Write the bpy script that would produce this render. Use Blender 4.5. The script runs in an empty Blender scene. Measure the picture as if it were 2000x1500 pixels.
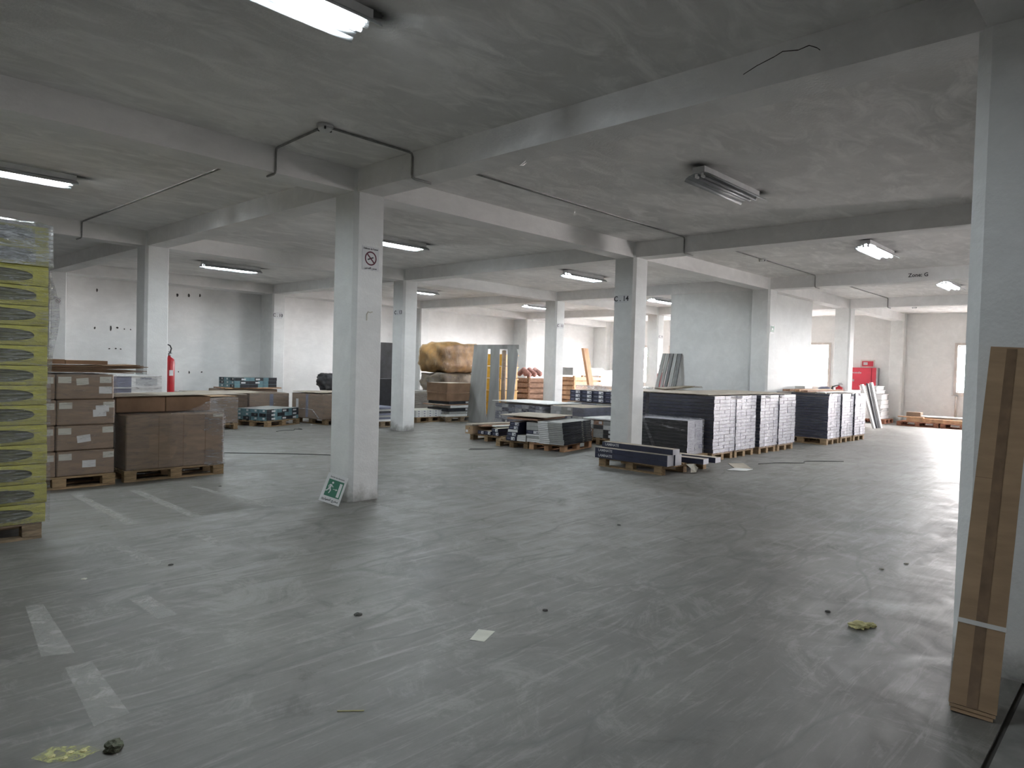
import bpy, bmesh, math, random
from mathutils import Vector, Matrix, noise
random.seed(7)
PI=math.pi
scene=bpy.context.scene
COL=scene.collection

# ------------------------------------------------------------------ camera, world, exposure
cam_d=bpy.data.cameras.new('camera'); cam=bpy.data.objects.new('camera',cam_d); COL.objects.link(cam)
yaw,pitch,roll=0.7520,-0.0260,0.0278
cam_d.sensor_width=36.0; cam_d.lens=36*1371.56/2000; cam_d.clip_start=0.05; cam_d.clip_end=500
F=Vector((math.cos(yaw)*math.cos(pitch),math.sin(yaw)*math.cos(pitch),math.sin(pitch)))
Rv=F.cross(Vector((0,0,1))).normalized(); Uv=Rv.cross(F)
R2=Rv*math.cos(roll)+Uv*math.sin(roll); U2=-Rv*math.sin(roll)+Uv*math.cos(roll)
m=Matrix((R2,U2,-F)).transposed().to_4x4(); m.translation=Vector((-4.7439,-6.9323,1.6)); cam.matrix_world=m
scene.camera=cam
SKY_STRENGTH=112.0
TUBE_STRENGTH=108.0
world=bpy.data.worlds.new('overcast_sky'); scene.world=world; world.use_nodes=True
wn=world.node_tree.nodes; wl=world.node_tree.links
bg=wn['Background']; bg.inputs['Strength'].default_value=SKY_STRENGTH
tc=wn.new('ShaderNodeTexCoord'); sx=wn.new('ShaderNodeSeparateXYZ'); rp=wn.new('ShaderNodeValToRGB')
wl.new(tc.outputs['Generated'],sx.inputs[0]); wl.new(sx.outputs['Z'],rp.inputs[0]); wl.new(rp.outputs[0],bg.inputs['Color'])
rp.color_ramp.elements[0].position=0.0; rp.color_ramp.elements[0].color=(1.0,0.93,0.92,1)
rp.color_ramp.elements[1].position=0.8; rp.color_ramp.elements[1].color=(0.86,0.88,0.93,1)
vs=scene.view_settings; vs.view_transform='Standard'; vs.look='None'; vs.gamma=1.0; vs.use_curve_mapping=False
vs.exposure=1.07

# ------------------------------------------------------------------ materials
MATS={}
def newmat(name):
    m=bpy.data.materials.new(name); m.use_nodes=True; MATS[name]=m
    return m,m.node_tree.nodes,m.node_tree.links,m.node_tree.nodes['Principled BSDF']
def mixcol(n,l,fac,a,b,blend='MIX'):
    x=n.new('ShaderNodeMix'); x.data_type='RGBA'; x.blend_type=blend
    for i,v in ((0,fac),(6,a),(7,b)):
        if hasattr(v,'is_output'): l.new(v,x.inputs[i])
        elif i==0: x.inputs[0].default_value=v
        else: x.inputs[i].default_value=(*v,1) if len(v)==3 else v
    return x.outputs[2]
def noisetex(n,l,scale,detail=4,rough=.55,dist=0,mapscale=None,rot=None,coord='Object'):
    t=n.new('ShaderNodeTexCoord'); nz=n.new('ShaderNodeTexNoise')
    nz.inputs['Scale'].default_value=scale; nz.inputs['Detail'].default_value=detail
    nz.inputs['Roughness'].default_value=rough; nz.inputs['Distortion'].default_value=dist
    mp=n.new('ShaderNodeMapping')
    if mapscale: mp.inputs['Scale'].default_value=mapscale
    if rot: mp.inputs['Rotation'].default_value=rot
    l.new(t.outputs[coord],mp.inputs[0]); l.new(mp.outputs[0],nz.inputs['Vector'])
    return nz.outputs['Fac']
def ramp(n,l,src,p0,p1,c0=(0,0,0),c1=(1,1,1)):
    r=n.new('ShaderNodeValToRGB'); r.color_ramp.elements[0].position=p0; r.color_ramp.elements[1].position=p1
    r.color_ramp.elements[0].color=(*c0,1); r.color_ramp.elements[1].color=(*c1,1); l.new(src,r.inputs[0]); return r.outputs[0]
def bump(n,l,b,src,strength=.2,dist=.01):
    x=n.new('ShaderNodeBump'); x.inputs['Strength'].default_value=strength; x.inputs['Distance'].default_value=dist
    l.new(src,x.inputs['Height']); l.new(x.outputs[0],b.inputs['Normal'])
def simple(name,c,rough=.7,var=.12,scale=6,metal=0,spec=.5,bumpk=0,mapscale=None,coord='Object'):
    m,n,l,b=newmat(name)
    f=noisetex(n,l,scale,5,mapscale=mapscale,coord=coord)
    c2=tuple(max(0,x*(1-var*2)) for x in c); c1=tuple(min(1,x*(1+var)) for x in c)
    l.new(ramp(n,l,f,.3,.7,c2,c1),b.inputs['Base Color'])
    b.inputs['Roughness'].default_value=rough; b.inputs['Metallic'].default_value=metal
    b.inputs['Specular IOR Level'].default_value=spec
    if bumpk: bump(n,l,b,f,bumpk,.01)
    return m
def plaster(name,c,dirt=.25,brushk=.3,low=0.0):
    m,n,l,b=newmat(name)
    big=noisetex(n,l,.7,6,.6,.3); mid=noisetex(n,l,3.5,6,.65); fine=noisetex(n,l,45,4)
    brush=noisetex(n,l,1.7,7,.68,.9,(1,2.2,2.6))
    c0=tuple(x*(1-dirt) for x in c)
    col=mixcol(n,l,ramp(n,l,big,.32,.62),c0,c)
    col=mixcol(n,l,ramp(n,l,mid,.25,.75,(.35,.35,.35),(0,0,0)),col,tuple(x*.72 for x in c))
    col=mixcol(n,l,ramp(n,l,brush,.46,.66,(0,0,0),(brushk,)*3),col,tuple(min(1,x*1.12) for x in c))
    spots=noisetex(n,l,9,8,.8,1.5)
    col=mixcol(n,l,ramp(n,l,spots,.70,.78,(0,0,0),(.5,.5,.5)),col,(.16,.15,.14))
    if low:
        t=n.new('ShaderNodeTexCoord'); s=n.new('ShaderNodeSeparateXYZ'); l.new(t.outputs['Object'],s.inputs[0])
        mm=n.new('ShaderNodeMath'); mm.operation='MULTIPLY_ADD'; l.new(mid,mm.inputs[0]); mm.inputs[1].default_value=.55; l.new(s.outputs['Z'],mm.inputs[2])
        col=mixcol(n,l,ramp(n,l,mm.outputs[0],.26,.46,(.75,.75,.75),(0,0,0)),col,(.15,.145,.125))
    l.new(col,b.inputs['Base Color']); b.inputs['Roughness'].default_value=.75; b.inputs['Specular IOR Level'].default_value=.3
    h=n.new('ShaderNodeMath'); h.operation='ADD'; l.new(mid,h.inputs[0]); l.new(fine,h.inputs[1])
    bump(n,l,b,h.outputs[0],.25,.012)
    return m
plaster('wall_paint',(.80,.80,.79),.10)
plaster('column_paint',(.76,.77,.76),.12,low=1)
plaster('beam_paint',(.80,.795,.785),.18)
plaster('ceiling_paint',(.80,.79,.775),.26,.8)
plaster('shaft_paint',(.74,.75,.74),.14)
def floor_mat():
    m,n,l,b=newmat('concrete_floor')
    big=noisetex(n,l,.30,7,.6,.6); mid=noisetex(n,l,2.3,9,.72,.8)
    st1=noisetex(n,l,2.2,10,.74,.5,(.35,3.2,1),(0,0,-.70)); st2=noisetex(n,l,3.4,10,.76,.6,(.4,4.5,1),(0,0,.55))
    sw=noisetex(n,l,1.3,12,.8,1.6); fine=noisetex(n,l,60,4)
    col=mixcol(n,l,ramp(n,l,big,.35,.65),(.122,.117,.104),(.212,.206,.190))
    col=mixcol(n,l,ramp(n,l,st1,.38,.56,(.8,.8,.8),(0,0,0)),col,(.125,.120,.106))
    col=mixcol(n,l,ramp(n,l,st2,.52,.66,(0,0,0),(.7,.7,.7)),col,(.285,.278,.26))
    col=mixcol(n,l,ramp(n,l,sw,.52,.60,(0,0,0),(.55,.55,.55)),col,(.25,.244,.228))
    col=mixcol(n,l,ramp(n,l,mid,.60,.68,(0,0,0),(.7,.7,.7)),col,(.10,.096,.085))
    col=mixcol(n,l,ramp(n,l,fine,.3,.7,(.25,.25,.25),(0,0,0)),col,(.12,.118,.11))
    # long thin wheel scrapes
    t=n.new('ShaderNodeTexCoord'); mp=n.new('ShaderNodeMapping'); mp.inputs['Scale'].default_value=(.35,1.7,1); mp.inputs['Rotation'].default_value=(0,0,-.5)
    vo=n.new('ShaderNodeTexVoronoi'); vo.feature='DISTANCE_TO_EDGE'; vo.inputs['Scale'].default_value=1.3
    wv=n.new('ShaderNodeTexNoise'); wv.inputs['Scale'].default_value=.8; ad=n.new('ShaderNodeMixRGB'); ad.inputs[0].default_value=.45
    l.new(t.outputs['Object'],mp.inputs[0]); l.new(t.outputs['Object'],wv.inputs['Vector']); l.new(mp.outputs[0],ad.inputs[1]); l.new(wv.outputs['Color'],ad.inputs[2]); l.new(ad.outputs[0],vo.inputs['Vector'])
    ln=ramp(n,l,vo.outputs['Distance'],.0,.022,(1,1,1),(0,0,0))
    mk=n.new('ShaderNodeMath'); mk.operation='MULTIPLY'; l.new(ln,mk.inputs[0]); l.new(ramp(n,l,st2,.40,.55,(.1,.1,.1),(.8,.8,.8)),mk.inputs[1])
    col=mixcol(n,l,mk.outputs[0],col,(.10,.10,.09))
    l.new(col,b.inputs['Base Color'])
    l.new(ramp(n,l,mid,.3,.7,(.42,.42,.42),(.68,.68,.68)),b.inputs['Roughness']); b.inputs['Specular IOR Level'].default_value=.45
    h=n.new('ShaderNodeMath'); h.operation='MULTIPLY_ADD'; l.new(fine,h.inputs[0]); h.inputs[1].default_value=.3; l.new(st1,h.inputs[2])
    bump(n,l,b,h.outputs[0],.12,.01)
floor_mat()
simple('darker_slab',(.20,.198,.185),.7,.25,3)
simple('joint_dark',(.05,.048,.043),.9)
simple('soil',(.72,.70,.68),.9)
simple('cardboard',(.34,.235,.145),.8,.10,3,spec=.2,mapscale=(1,1,5))
simple('cardboard_wrapped',(.235,.168,.118),.55,.12,3,spec=.4,mapscale=(1,1,5))
simple('cardboard_dark',(.22,.14,.09),.85,.12,4,spec=.15)  # darker brown card colour
simple('kraft_lid',(.42,.37,.30),.75,.12,4,spec=.25)
simple('kraft_edge',(.50,.40,.28),.85,.15,9,spec=.15)
simple('tape_brown',(.19,.125,.075),.35,.15,10)
simple('pallet_wood',(.30,.21,.12),.8,.25,7,mapscale=(1,6,6),spec=.2)
simple('pallet_wood_old',(.25,.19,.125),.85,.3,7,mapscale=(1,6,6),spec=.2)
simple('pallet_wood_red',(.30,.13,.08),.8,.3,7,spec=.2)
simple('raw_timber',(.55,.33,.19),.7,.18,6,mapscale=(1,1,.3),spec=.25)
simple('old_board',(.36,.22,.15),.8,.2,5,mapscale=(1,5,5),spec=.2)
simple('navy_carton',(.026,.03,.06),.42,.2,5,spec=.5)
simple('black_carton',(.022,.024,.03),.45,.25,8,spec=.5)
simple('teal_carton',(.13,.235,.265),.5,.12,6,spec=.4)
simple('bluegrey_carton',(.17,.18,.24),.5,.12,6,spec=.4)
simple('grey_carton',(.33,.335,.32),.6,.08,6,spec=.3)
simple('white_carton',(.66,.67,.66),.6,.06,6,spec=.3)
simple('pale_paper',(.55,.54,.47),.8,.06,8,spec=.2)
simple('white_plastic',(.72,.72,.72),.4,.04,5)
simple('fixture_white',(.62,.63,.63),.35,.08,6)
simple('reflector_grey',(.40,.42,.43),.4,.08,6)
simple('fixture_grey',(.42,.42,.42),.45,.1,6)
simple('tube_dead',(.38,.38,.40),.25,.05,5)
simple('soot',(.02,.02,.02),.9)
simple('red_paint',(.42,.012,.02),.32,.08,5,spec=.6)
simple('red_faded',(.50,.035,.06),.45,.08,3,spec=.4)
simple('black_rubber',(.015,.015,.017),.5,.2,10)
simple('dark_grey_board',(.055,.058,.065),.55,.2,5)
simple('grey_trim',(.30,.31,.29),.45,.12,6,mapscale=(1,1,.3))
simple('grey_trim_dark',(.12,.125,.12),.5,.15,6)
simple('door_skin',(.27,.27,.26),.5,.16,1.6,mapscale=(1,2.2,.5),spec=.35)
simple('frame_cream',(.62,.56,.52),.5,.08,6)
simple('metal_grey',(.35,.35,.36),.4,.1,8,metal=.6)
simple('conduit_grey',(.24,.24,.23),.55,.15,12)
simple('wool',(.15,.15,.095),.9,.35,14,mapscale=(.6,1,9),bumpk=.6,spec=.1)
simple('foam_yellow',(.60,.56,.30),.9,.15,20,bumpk=.5,spec=.1)
simple('rock',(.13,.14,.10),.9,.3,12,bumpk=.6,spec=.2)
simple('ochre_cloth',(.27,.165,.055),.5,.35,4,spec=.4,bumpk=.4)
simple('olive_cloth',(.17,.13,.08),.6,.35,4,spec=.4,bumpk=.4)
simple('orange_plastic',(.62,.33,.03),.4,.12,5)
simple('pink_cloth',(.42,.22,.19),.8,.2,9)
simple('print_ink',(.03,.03,.035),.6,.05,5)
simple('ink_white',(.55,.56,.58),.6,.05,5)
simple('ink_red',(.10,.012,.03),.6,.05,5)
simple('sign_green',(.02,.13,.075),.5,.05,5)
simple('sign_white',(.55,.56,.56),.5,.04,5)
simple('plate_white',(.60,.61,.62),.5,.04,5)
simple('plate_edge_blue',(.10,.11,.2),.5,.04,5)
simple('facade_pink',(.62,.42,.42),.9,.05,.3)
simple('facade_dark',(.2,.14,.15),.9,.05,.3)
simple('strap_white',(.62,.62,.60),.4,.05,5)
simple('bag_black',(.035,.036,.04),.4,.3,8,bumpk=.5)
simple('burlap',(.33,.27,.18),.85,.2,12,bumpk=.4)
# printed paper
def print_mat(name,base,ink,sx=14,sz=7,thr=.52):
    m,n,l,b=newmat(name)
    t=n.new('ShaderNodeTexCoord'); mp=n.new('ShaderNodeMapping'); mp.inputs['Scale'].default_value=(sx,sx,sz)
    br=n.new('ShaderNodeTexBrick'); br.inputs['Scale'].default_value=1; br.inputs['Mortar Size'].default_value=.18
    br.inputs['Color1'].default_value=(0,0,0,1); br.inputs['Color2'].default_value=(1,1,1,1); br.inputs['Mortar'].default_value=(1,1,1,1)
    s=n.new('ShaderNodeSeparateXYZ'); c=n.new('ShaderNodeCombineXYZ'); l.new(t.outputs['Generated'],mp.inputs[0]); l.new(mp.outputs[0],s.inputs[0])
    a=n.new('ShaderNodeMath'); a.operation='ADD'; l.new(s.outputs['X'],a.inputs[0]); l.new(s.outputs['Y'],a.inputs[1])
    l.new(a.outputs[0],c.inputs[0]); l.new(s.outputs['Z'],c.inputs[1]); l.new(c.outputs[0],br.inputs['Vector'])
    nz=noisetex(n,l,4,3,coord='Generated')
    k=n.new('ShaderNodeMath'); k.operation='MULTIPLY'; l.new(ramp(n,l,br.outputs['Color'],.2,.6,(1,1,1),(0,0,0)),k.inputs[0]); l.new(ramp(n,l,nz,thr-.04,thr+.04),k.inputs[1])
    l.new(mixcol(n,l,k.outputs[0],base,ink),b.inputs['Base Color']); b.inputs['Roughness'].default_value=.6
print_mat('paper_label',(.52,.52,.47),(.12,.12,.13))
print_mat('barcode_label',(.60,.61,.62),(.07,.07,.09),9,9,.45)
print_mat('carton_end_print',(.50,.50,.54),(.22,.22,.30),5,4,.47)
print_mat('carton_side_print',(.42,.43,.44),(.2,.2,.22),6,5,.5)
# stretch film; milky streaks, strengthened to paint in glossy highlights
def film_mat(name,col,base,streak,rough=.18,tint=(1,1,1),bs=.55,sc=(1,1,7)):
    m=bpy.data.materials.new(name); m.use_nodes=True; MATS[name]=m
    n=m.node_tree.nodes; l=m.node_tree.links; n.clear()
    out=n.new('ShaderNodeOutputMaterial'); mx=n.new('ShaderNodeMixShader'); tr=n.new('ShaderNodeBsdfTransparent'); pr=n.new('ShaderNodeBsdfPrincipled')
    tr.inputs[0].default_value=(*tint,1)
    pr.inputs['Base Color'].default_value=(*col,1); pr.inputs['Roughness'].default_value=rough; pr.inputs['Specular IOR Level'].default_value=1.0
    a=noisetex(n,l,3.6,10,.74,2.2,sc); f=noisetex(n,l,12,6,.75,1.4,(1,1,3))
    l.new(ramp(n,l,a,.50,.62,(base,)*3,(streak,)*3),mx.inputs[0])
    bp=n.new('ShaderNodeBump'); bp.inputs['Strength'].default_value=min(1,bs*1.5); bp.inputs['Distance'].default_value=.04
    ad=n.new('ShaderNodeMath'); ad.operation='ADD'; l.new(a,ad.inputs[0]); l.new(f,ad.inputs[1]); l.new(ad.outputs[0],bp.inputs['Height']); l.new(bp.outputs[0],pr.inputs['Normal'])
    l.new(tr.outputs[0],mx.inputs[1]); l.new(pr.outputs[0],mx.inputs[2]); l.new(mx.outputs[0],out.inputs[0])
film_mat('stretch_film',(.60,.60,.62),.10,.62,.10)
film_mat('film_thin',(.55,.55,.57),.04,.42,.10)
film_mat('film_silver',(.70,.70,.76),.22,.72,.2)
film_mat('film_dusty',(.42,.38,.36),.09,.42,.12)
film_mat('film_white_top',(.70,.73,.76),.30,.95,.08)
film_mat('wool_film',(.44,.42,.09),.93,.99,.35,bs=.4,sc=(1,1,4))
film_mat('wool_window_film',(.62,.64,.62),.04,.62,.08,sc=(.6,1,9))
film_mat('ochre_film',(.50,.36,.20),.2,.7,.2,(.95,.85,.7),sc=(5,5,.8))
# soot / tape decals with soft edge
def decal(name,col,strength,nscale=5):
    m=bpy.data.materials.new(name); m.use_nodes=True; MATS[name]=m
    n=m.node_tree.nodes; l=m.node_tree.links; b=n['Principled BSDF']; b.inputs['Base Color'].default_value=(*col,1); b.inputs['Roughness'].default_value=.8
    t=n.new('ShaderNodeTexCoord'); mp=n.new('ShaderNodeMapping'); mp.inputs['Location'].default_value=(-1,-1,0); mp.inputs['Scale'].default_value=(2,2,0)
    g=n.new('ShaderNodeTexGradient'); g.gradient_type='QUADRATIC_SPHERE'
    l.new(t.outputs['Generated'],mp.inputs[0]); l.new(mp.outputs[0],g.inputs[0])
    nz=noisetex(n,l,nscale,5,.6)
    k=n.new('ShaderNodeMath'); k.operation='MULTIPLY'; l.new(g.outputs['Fac'],k.inputs[0]); l.new(ramp(n,l,nz,.2,.7,(.4,.4,.4),(1,1,1)),k.inputs[1])
    k2=n.new('ShaderNodeMath'); k2.operation='MULTIPLY'; k2.use_clamp=True; l.new(k.outputs[0],k2.inputs[0]); k2.inputs[1].default_value=strength
    l.new(k2.outputs[0],b.inputs['Alpha'])
decal('soot_smudge',(.02,.02,.02),1.5)
def patch(name,col,a0,a1,sc=7):
    m,n,l,b=newmat(name); b.inputs['Base Color'].default_value=(*col,1); b.inputs['Roughness'].default_value=.7
    nz=noisetex(n,l,sc,7,.75,.8); l.new(ramp(n,l,nz,.34,.62,(a0,)*3,(a1,)*3),b.inputs['Alpha'])
patch('tape_residue',(.48,.47,.44),.2,.6)
patch('floor_dust_yellow',(.55,.55,.25),.0,.9,22)
# glass and emission
m,n,l,b=newmat('window_glass'); n.clear()
o=n.new('ShaderNodeOutputMaterial'); mx=n.new('ShaderNodeMixShader'); tr=n.new('ShaderNodeBsdfTransparent'); gl=n.new('ShaderNodeBsdfGlossy'); gl.inputs['Roughness'].default_value=.03
mx.inputs[0].default_value=.07; l.new(tr.outputs[0],mx.inputs[1]); l.new(gl.outputs[0],mx.inputs[2]); l.new(mx.outputs[0],o.inputs[0])
m,n,l,b=newmat('tube_glow'); b.inputs['Emission Color'].default_value=(.86,.94,1,1); b.inputs['Emission Strength'].default_value=TUBE_STRENGTH; b.inputs['Base Color'].default_value=(.8,.85,.9,1)

# ------------------------------------------------------------------ mesh helpers
class MB:
    def __init__(s): s.v=[]; s.f=[]; s.m=[]
    def box(s,x0,y0,z0,x1,y1,z1,mats=None,M=None):
        """mats: (x-,x+,y-,y+,z-,z+) slots"""
        b=len(s.v); p=[(x0,y0,z0),(x1,y0,z0),(x1,y1,z0),(x0,y1,z0),(x0,y0,z1),(x1,y0,z1),(x1,y1,z1),(x0,y1,z1)]
        if M is not None: p=[tuple(M@Vector(q)) for q in p]
        s.v+=p
        fs=[(0,4,7,3),(1,2,6,5),(0,1,5,4),(2,3,7,6),(0,3,2,1),(4,5,6,7)]
        for i,f in enumerate(fs): s.f.append(tuple(b+k for k in f)); s.m.append(mats[i] if mats else 0)
        return s
    def poly(s,pts,mi=0):
        b=len(s.v); s.v+=[tuple(p) for p in pts]; s.f.append(tuple(range(b,b+len(pts)))); s.m.append(mi); return s
    def prism(s,pts,z0,z1,mi=0,M=None):
        b=len(s.v); k=len(pts); q=[(x,y,z0) for x,y in pts]+[(x,y,z1) for x,y in pts]
        if M is not None: q=[tuple(M@Vector(a)) for a in q]
        s.v+=q
        s.f.append(tuple(b+i for i in reversed(range(k)))); s.m.append(mi)
        s.f.append(tuple(b+k+i for i in range(k))); s.m.append(mi)
        for i in range(k): s.f.append((b+i,b+(i+1)%k,b+k+(i+1)%k,b+k+i)); s.m.append(mi)
        return s
    def tube(s,pts,r,n=8,mi=0,rs=None,caps=True):
        pts=[Vector(p) for p in pts]; b0=len(s.v); prev=None
        for i,p in enumerate(pts):
            d=(pts[min(i+1,len(pts)-1)]-pts[max(i-1,0)]).normalized()
            if prev is None:
                a=Vector((0,0,1)) if abs(d.z)<.9 else Vector((1,0,0)); x=d.cross(a).normalized()
            else: x=(prev-d*prev.dot(d)); x=x.normalized() if x.length>1e-6 else d.orthogonal().normalized()
            prev=x; y=d.cross(x); rr=rs[i] if rs else r
            for k in range(n):
                t=2*PI*k/n; s.v.append(tuple(p+(x*math.cos(t)+y*math.sin(t))*rr))
        for i in range(len(pts)-1):
            for k in range(n):
                s.f.append((b0+i*n+k,b0+i*n+(k+1)%n,b0+(i+1)*n+(k+1)%n,b0+(i+1)*n+k)); s.m.append(mi)
        if caps:
            s.f.append(tuple(b0+k for k in reversed(range(n)))); s.m.append(mi)
            e=b0+(len(pts)-1)*n; s.f.append(tuple(e+k for k in range(n))); s.m.append(mi)
        return s
    def lathe(s,prof,n=16,cx=0,cy=0,mi=0):
        return s.tube([(cx,cy,z) for r,z in prof],0,n,mi,[r for r,z in prof])
    def mesh(s,name,mats,smooth=False):
        me=bpy.data.meshes.new(name); me.from_pydata(s.v,[],s.f)
        for mm in (mats if isinstance(mats,(list,tuple)) else [mats]): me.materials.append(MATS[mm])
        me.polygons.foreach_set('material_index',s.m)
        if smooth: me.polygons.foreach_set('use_smooth',[True]*len(s.f))
        me.update(); return me
    def build(s,name,mats,parent=None,smooth=False,loc=None,rz=0):
        return link(name,s.mesh(name,mats,smooth),parent,loc,rz)
def link(name,me,parent=None,loc=None,rz=0,rot=None):
    o=bpy.data.objects.new(name,me); COL.objects.link(o)
    if parent: o.parent=parent
    if loc: o.location=loc
    if rz: o.rotation_euler=(0,0,rz)
    if rot: o.rotation_euler=rot
    return o
def tag(o,label=None,cat=None,group=None,kind=None):
    if label: o['label']=label
    if cat: o['category']=cat
    if group: o['group']=group
    if kind: o['kind']=kind
    return o
def thing(name,label,cat,loc=(0,0,0),rz=0,group=None):
    o=bpy.data.objects.new(name,None); o.empty_display_size=.1; COL.objects.link(o); o.location=loc; o.rotation_euler=(0,0,rz)
    return tag(o,label,cat,group)
def bevel(me,w,seg=1):
    bm=bmesh.new(); bm.from_mesh(me); bmesh.ops.bevel(bm,geom=list(bm.edges),offset=w,segments=seg,profile=.5,affect='EDGES'); bm.to_mesh(me); bm.free(); return me
def copy_tree(o,parent=None):
    c=o.copy(); COL.objects.link(c)
    if parent is not None: c.parent=parent
    for ch in o.children: copy_tree(ch,c)
    return c
def text_mesh(txt,size,mat,depth=.001):
    cu=bpy.data.curves.new('lettering','FONT'); cu.body=txt; cu.size=size; cu.extrude=depth; cu.align_x='CENTER'; cu.align_y='CENTER'; cu.resolution_u=2; cu.offset=size*.018
    ob=bpy.data.objects.new('lettering',cu); COL.objects.link(ob)
    dg=bpy.context.evaluated_depsgraph_get(); me=bpy.data.meshes.new_from_object(ob.evaluated_get(dg)); me.materials.clear(); me.materials.append(MATS[mat])
    bpy.data.objects.remove(ob); return me
def frame_mat(origin,right,up):
    r=Vector(right).normalized(); u=Vector(up).normalized(); nrm=r.cross(u)
    M=Matrix((r,u,nrm)).transposed().to_4x4(); M.translation=Vector(origin); return M
def put_text(parent,txt,size,origin,right,up,mat='print_ink',name='lettering',sx=1):
    o=link(name,text_mesh(txt,size,mat),parent); M=frame_mat(origin,right,up)
    if sx!=1: M=M@Matrix.Diagonal((sx,1,1,1))
    o.matrix_local=M; return o
FACE={'-u':((0,-1,0),(0,0,1)),'-v':((1,0,0),(0,0,1))}

# film shell round a box, displaced
def film_shell(parent,x0,y0,z0,x1,y1,z1,mat='stretch_film',amp=.012,waist=0,top=True,name='stretch_film',seed=0,step=.07,sides='xXyY'):
    mb=MB()
    def disp(p,nrm):
        q=Vector(p)*3.3+Vector((seed*3.1,seed*1.7,seed)); d=noise.noise(q)*amp+noise.noise(q*3.1)*amp*.5
        zz=(p[2]-z0)/max(.01,(z1-z0)); d-=waist*math.sin(PI*zz)**2
        return tuple(Vector(p)+Vector(nrm)*(amp+d))
    def grid(o,a,b,nrm):
        o=Vector(o); a=Vector(a); b=Vector(b); na=max(2,int(a.length/step)); nb=max(2,int(b.length/step)); base=len(mb.v)
        for j in range(nb+1):
            for i in range(na+1): mb.v.append(disp(o+a*i/na+b*j/nb,nrm))
        for j in range(nb):
            for i in range(na):
                k=base+j*(na+1)+i; mb.f.append((k,k+1,k+na+2,k+na+1)); mb.m.append(0)
    if 'y' in sides: grid((x0,y0,z0),(x1-x0,0,0),(0,0,z1-z0),(0,-1,0))
    if 'Y' in sides: grid((x1,y1,z0),(x0-x1,0,0),(0,0,z1-z0),(0,1,0))
    if 'x' in sides: grid((x0,y1,z0),(0,y0-y1,0),(0,0,z1-z0),(-1,0,0))
    if 'X' in sides: grid((x1,y0,z0),(0,y1-y0,0),(0,0,z1-z0),(1,0,0))
    if top: grid((x0,y0,z1),(x1-x0,0,0),(0,y1-y0,0),(0,0,1))
    me=mb.mesh(name,mat,True)
    bm=bmesh.new(); bm.from_mesh(me); bmesh.ops.remove_doubles(bm,verts=bm.verts,dist=.03); bm.to_mesh(me); bm.free()
    for p in me.polygons: p.use_smooth=True
    return link(name,me,parent)

# ------------------------------------------------------------------ structure
US=[-11.3,-5.64,0,5.636,11.167,16.704,22.25]; VS=[-12.6,-6.303,0,6.303,12.44]
SX,SY=.1937,.2095; SOF,SLAB=3.51,3.77; BW=.165
def struct(name,mb,mat,label=None):
    o=mb.build(name,mat); o['kind']='structure'
    if label: o['label']=label
    return o
fl=struct('floor',MB().box(-11.6,-6.425,-.2,22.6,13.1,0),'concrete_floor','scuffed grey concrete warehouse floor')
MB().box(-11.6,-12.9,-.2,22.6,-6.45,.0).build('floor_slab','darker_slab',fl)
MB().box(-11.6,-6.45,-.2,22.6,-6.425,-.012).build('expansion_joint','joint_dark',fl)
struct('ceiling',MB().box(-11.6,-12.9,SLAB,22.9,13.3,SLAB+.2),'ceiling_paint','grey painted concrete slab ceiling')
# walls
struct('wall_left',MB().box(-11.6,12.95,0,22.9,13.2,SLAB),'wall_paint','white plastered long left wall')
RW=[(7.0,7.5)]  # unseen window, a guess added and sized to light beams and ceiling
wr=MB(); x_=-11.6
for a,b_ in RW: wr.box(x_,-12.95,0,a,-12.7,SLAB).box(a,-12.95,0,b_,-12.7,1.05).box(a,-12.95,2.85,b_,-12.7,SLAB); x_=b_
wr.box(x_,-12.95,0,22.9,-12.7,SLAB)
struct('wall_right',wr,'wall_paint','plastered right wall with one narrow added window')
for i,(a,b_) in enumerate(RW):
    w=tag(thing(f'window_{i+11}',None,None,((a+b_)/2,-12.7,1.05)),kind='structure'); hw=(b_-a)/2; f=MB()
    for (xa,xb,za,zb) in ((-hw,-hw+.06,0,1.8),(hw-.06,hw,0,1.8),(-.03,.03,0,1.8),(-hw,hw,0,.06),(-hw,hw,1.74,1.8)): f.box(xa,-.16,za,xb,-.08,zb)
    f.build('window_frame','fixture_white',w); MB().box(-hw+.05,-.125,.05,hw-.05,-.12,1.75).build('pane','window_glass',w)
    L=bpy.data.lights.new('window_portal','AREA'); L.shape='RECTANGLE'; L.size=b_-a; L.size_y=1.8; L.cycles.is_portal=True
    lo=bpy.data.objects.new('window_portal',L); COL.objects.link(lo); lo.location=((a+b_)/2,-12.93,1.95); lo.rotation_euler=(PI/2,0,0)
struct('wall_back',MB().box(-11.6,-12.7,0,-11.4,12.95,SLAB),'wall_paint')
WX=22.43
WIN=[(-8.6,-7.6,1.1,2.7),(-5.2,-4.5,1.1,2.7),(-2.72,-1.75,1.1,2.7),(2.36,3.29,1.12,2.72),(4.7,7.1,1.0,2.6),(8.1,9.05,1.0,2.6),(9.95,10.9,1.0,2.6)]  # windows hidden from view are guesses, added and widened for more daylight
ops=sorted(WIN)
wf=MB(); y=-12.7
for (a,b_,z0,z1) in ops:
    wf.box(WX,y,0,WX+.3,a,SLAB)
    if z0>0: wf.box(WX,a,0,WX+.3,b_,z0)
    wf.box(WX,a,z1,WX+.3,b_,SLAB); y=b_
wf.box(WX,y,0,WX+.3,12.95,SLAB)
struct('wall_far',wf,'wall_paint','white plastered far wall with tall narrow windows')
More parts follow.
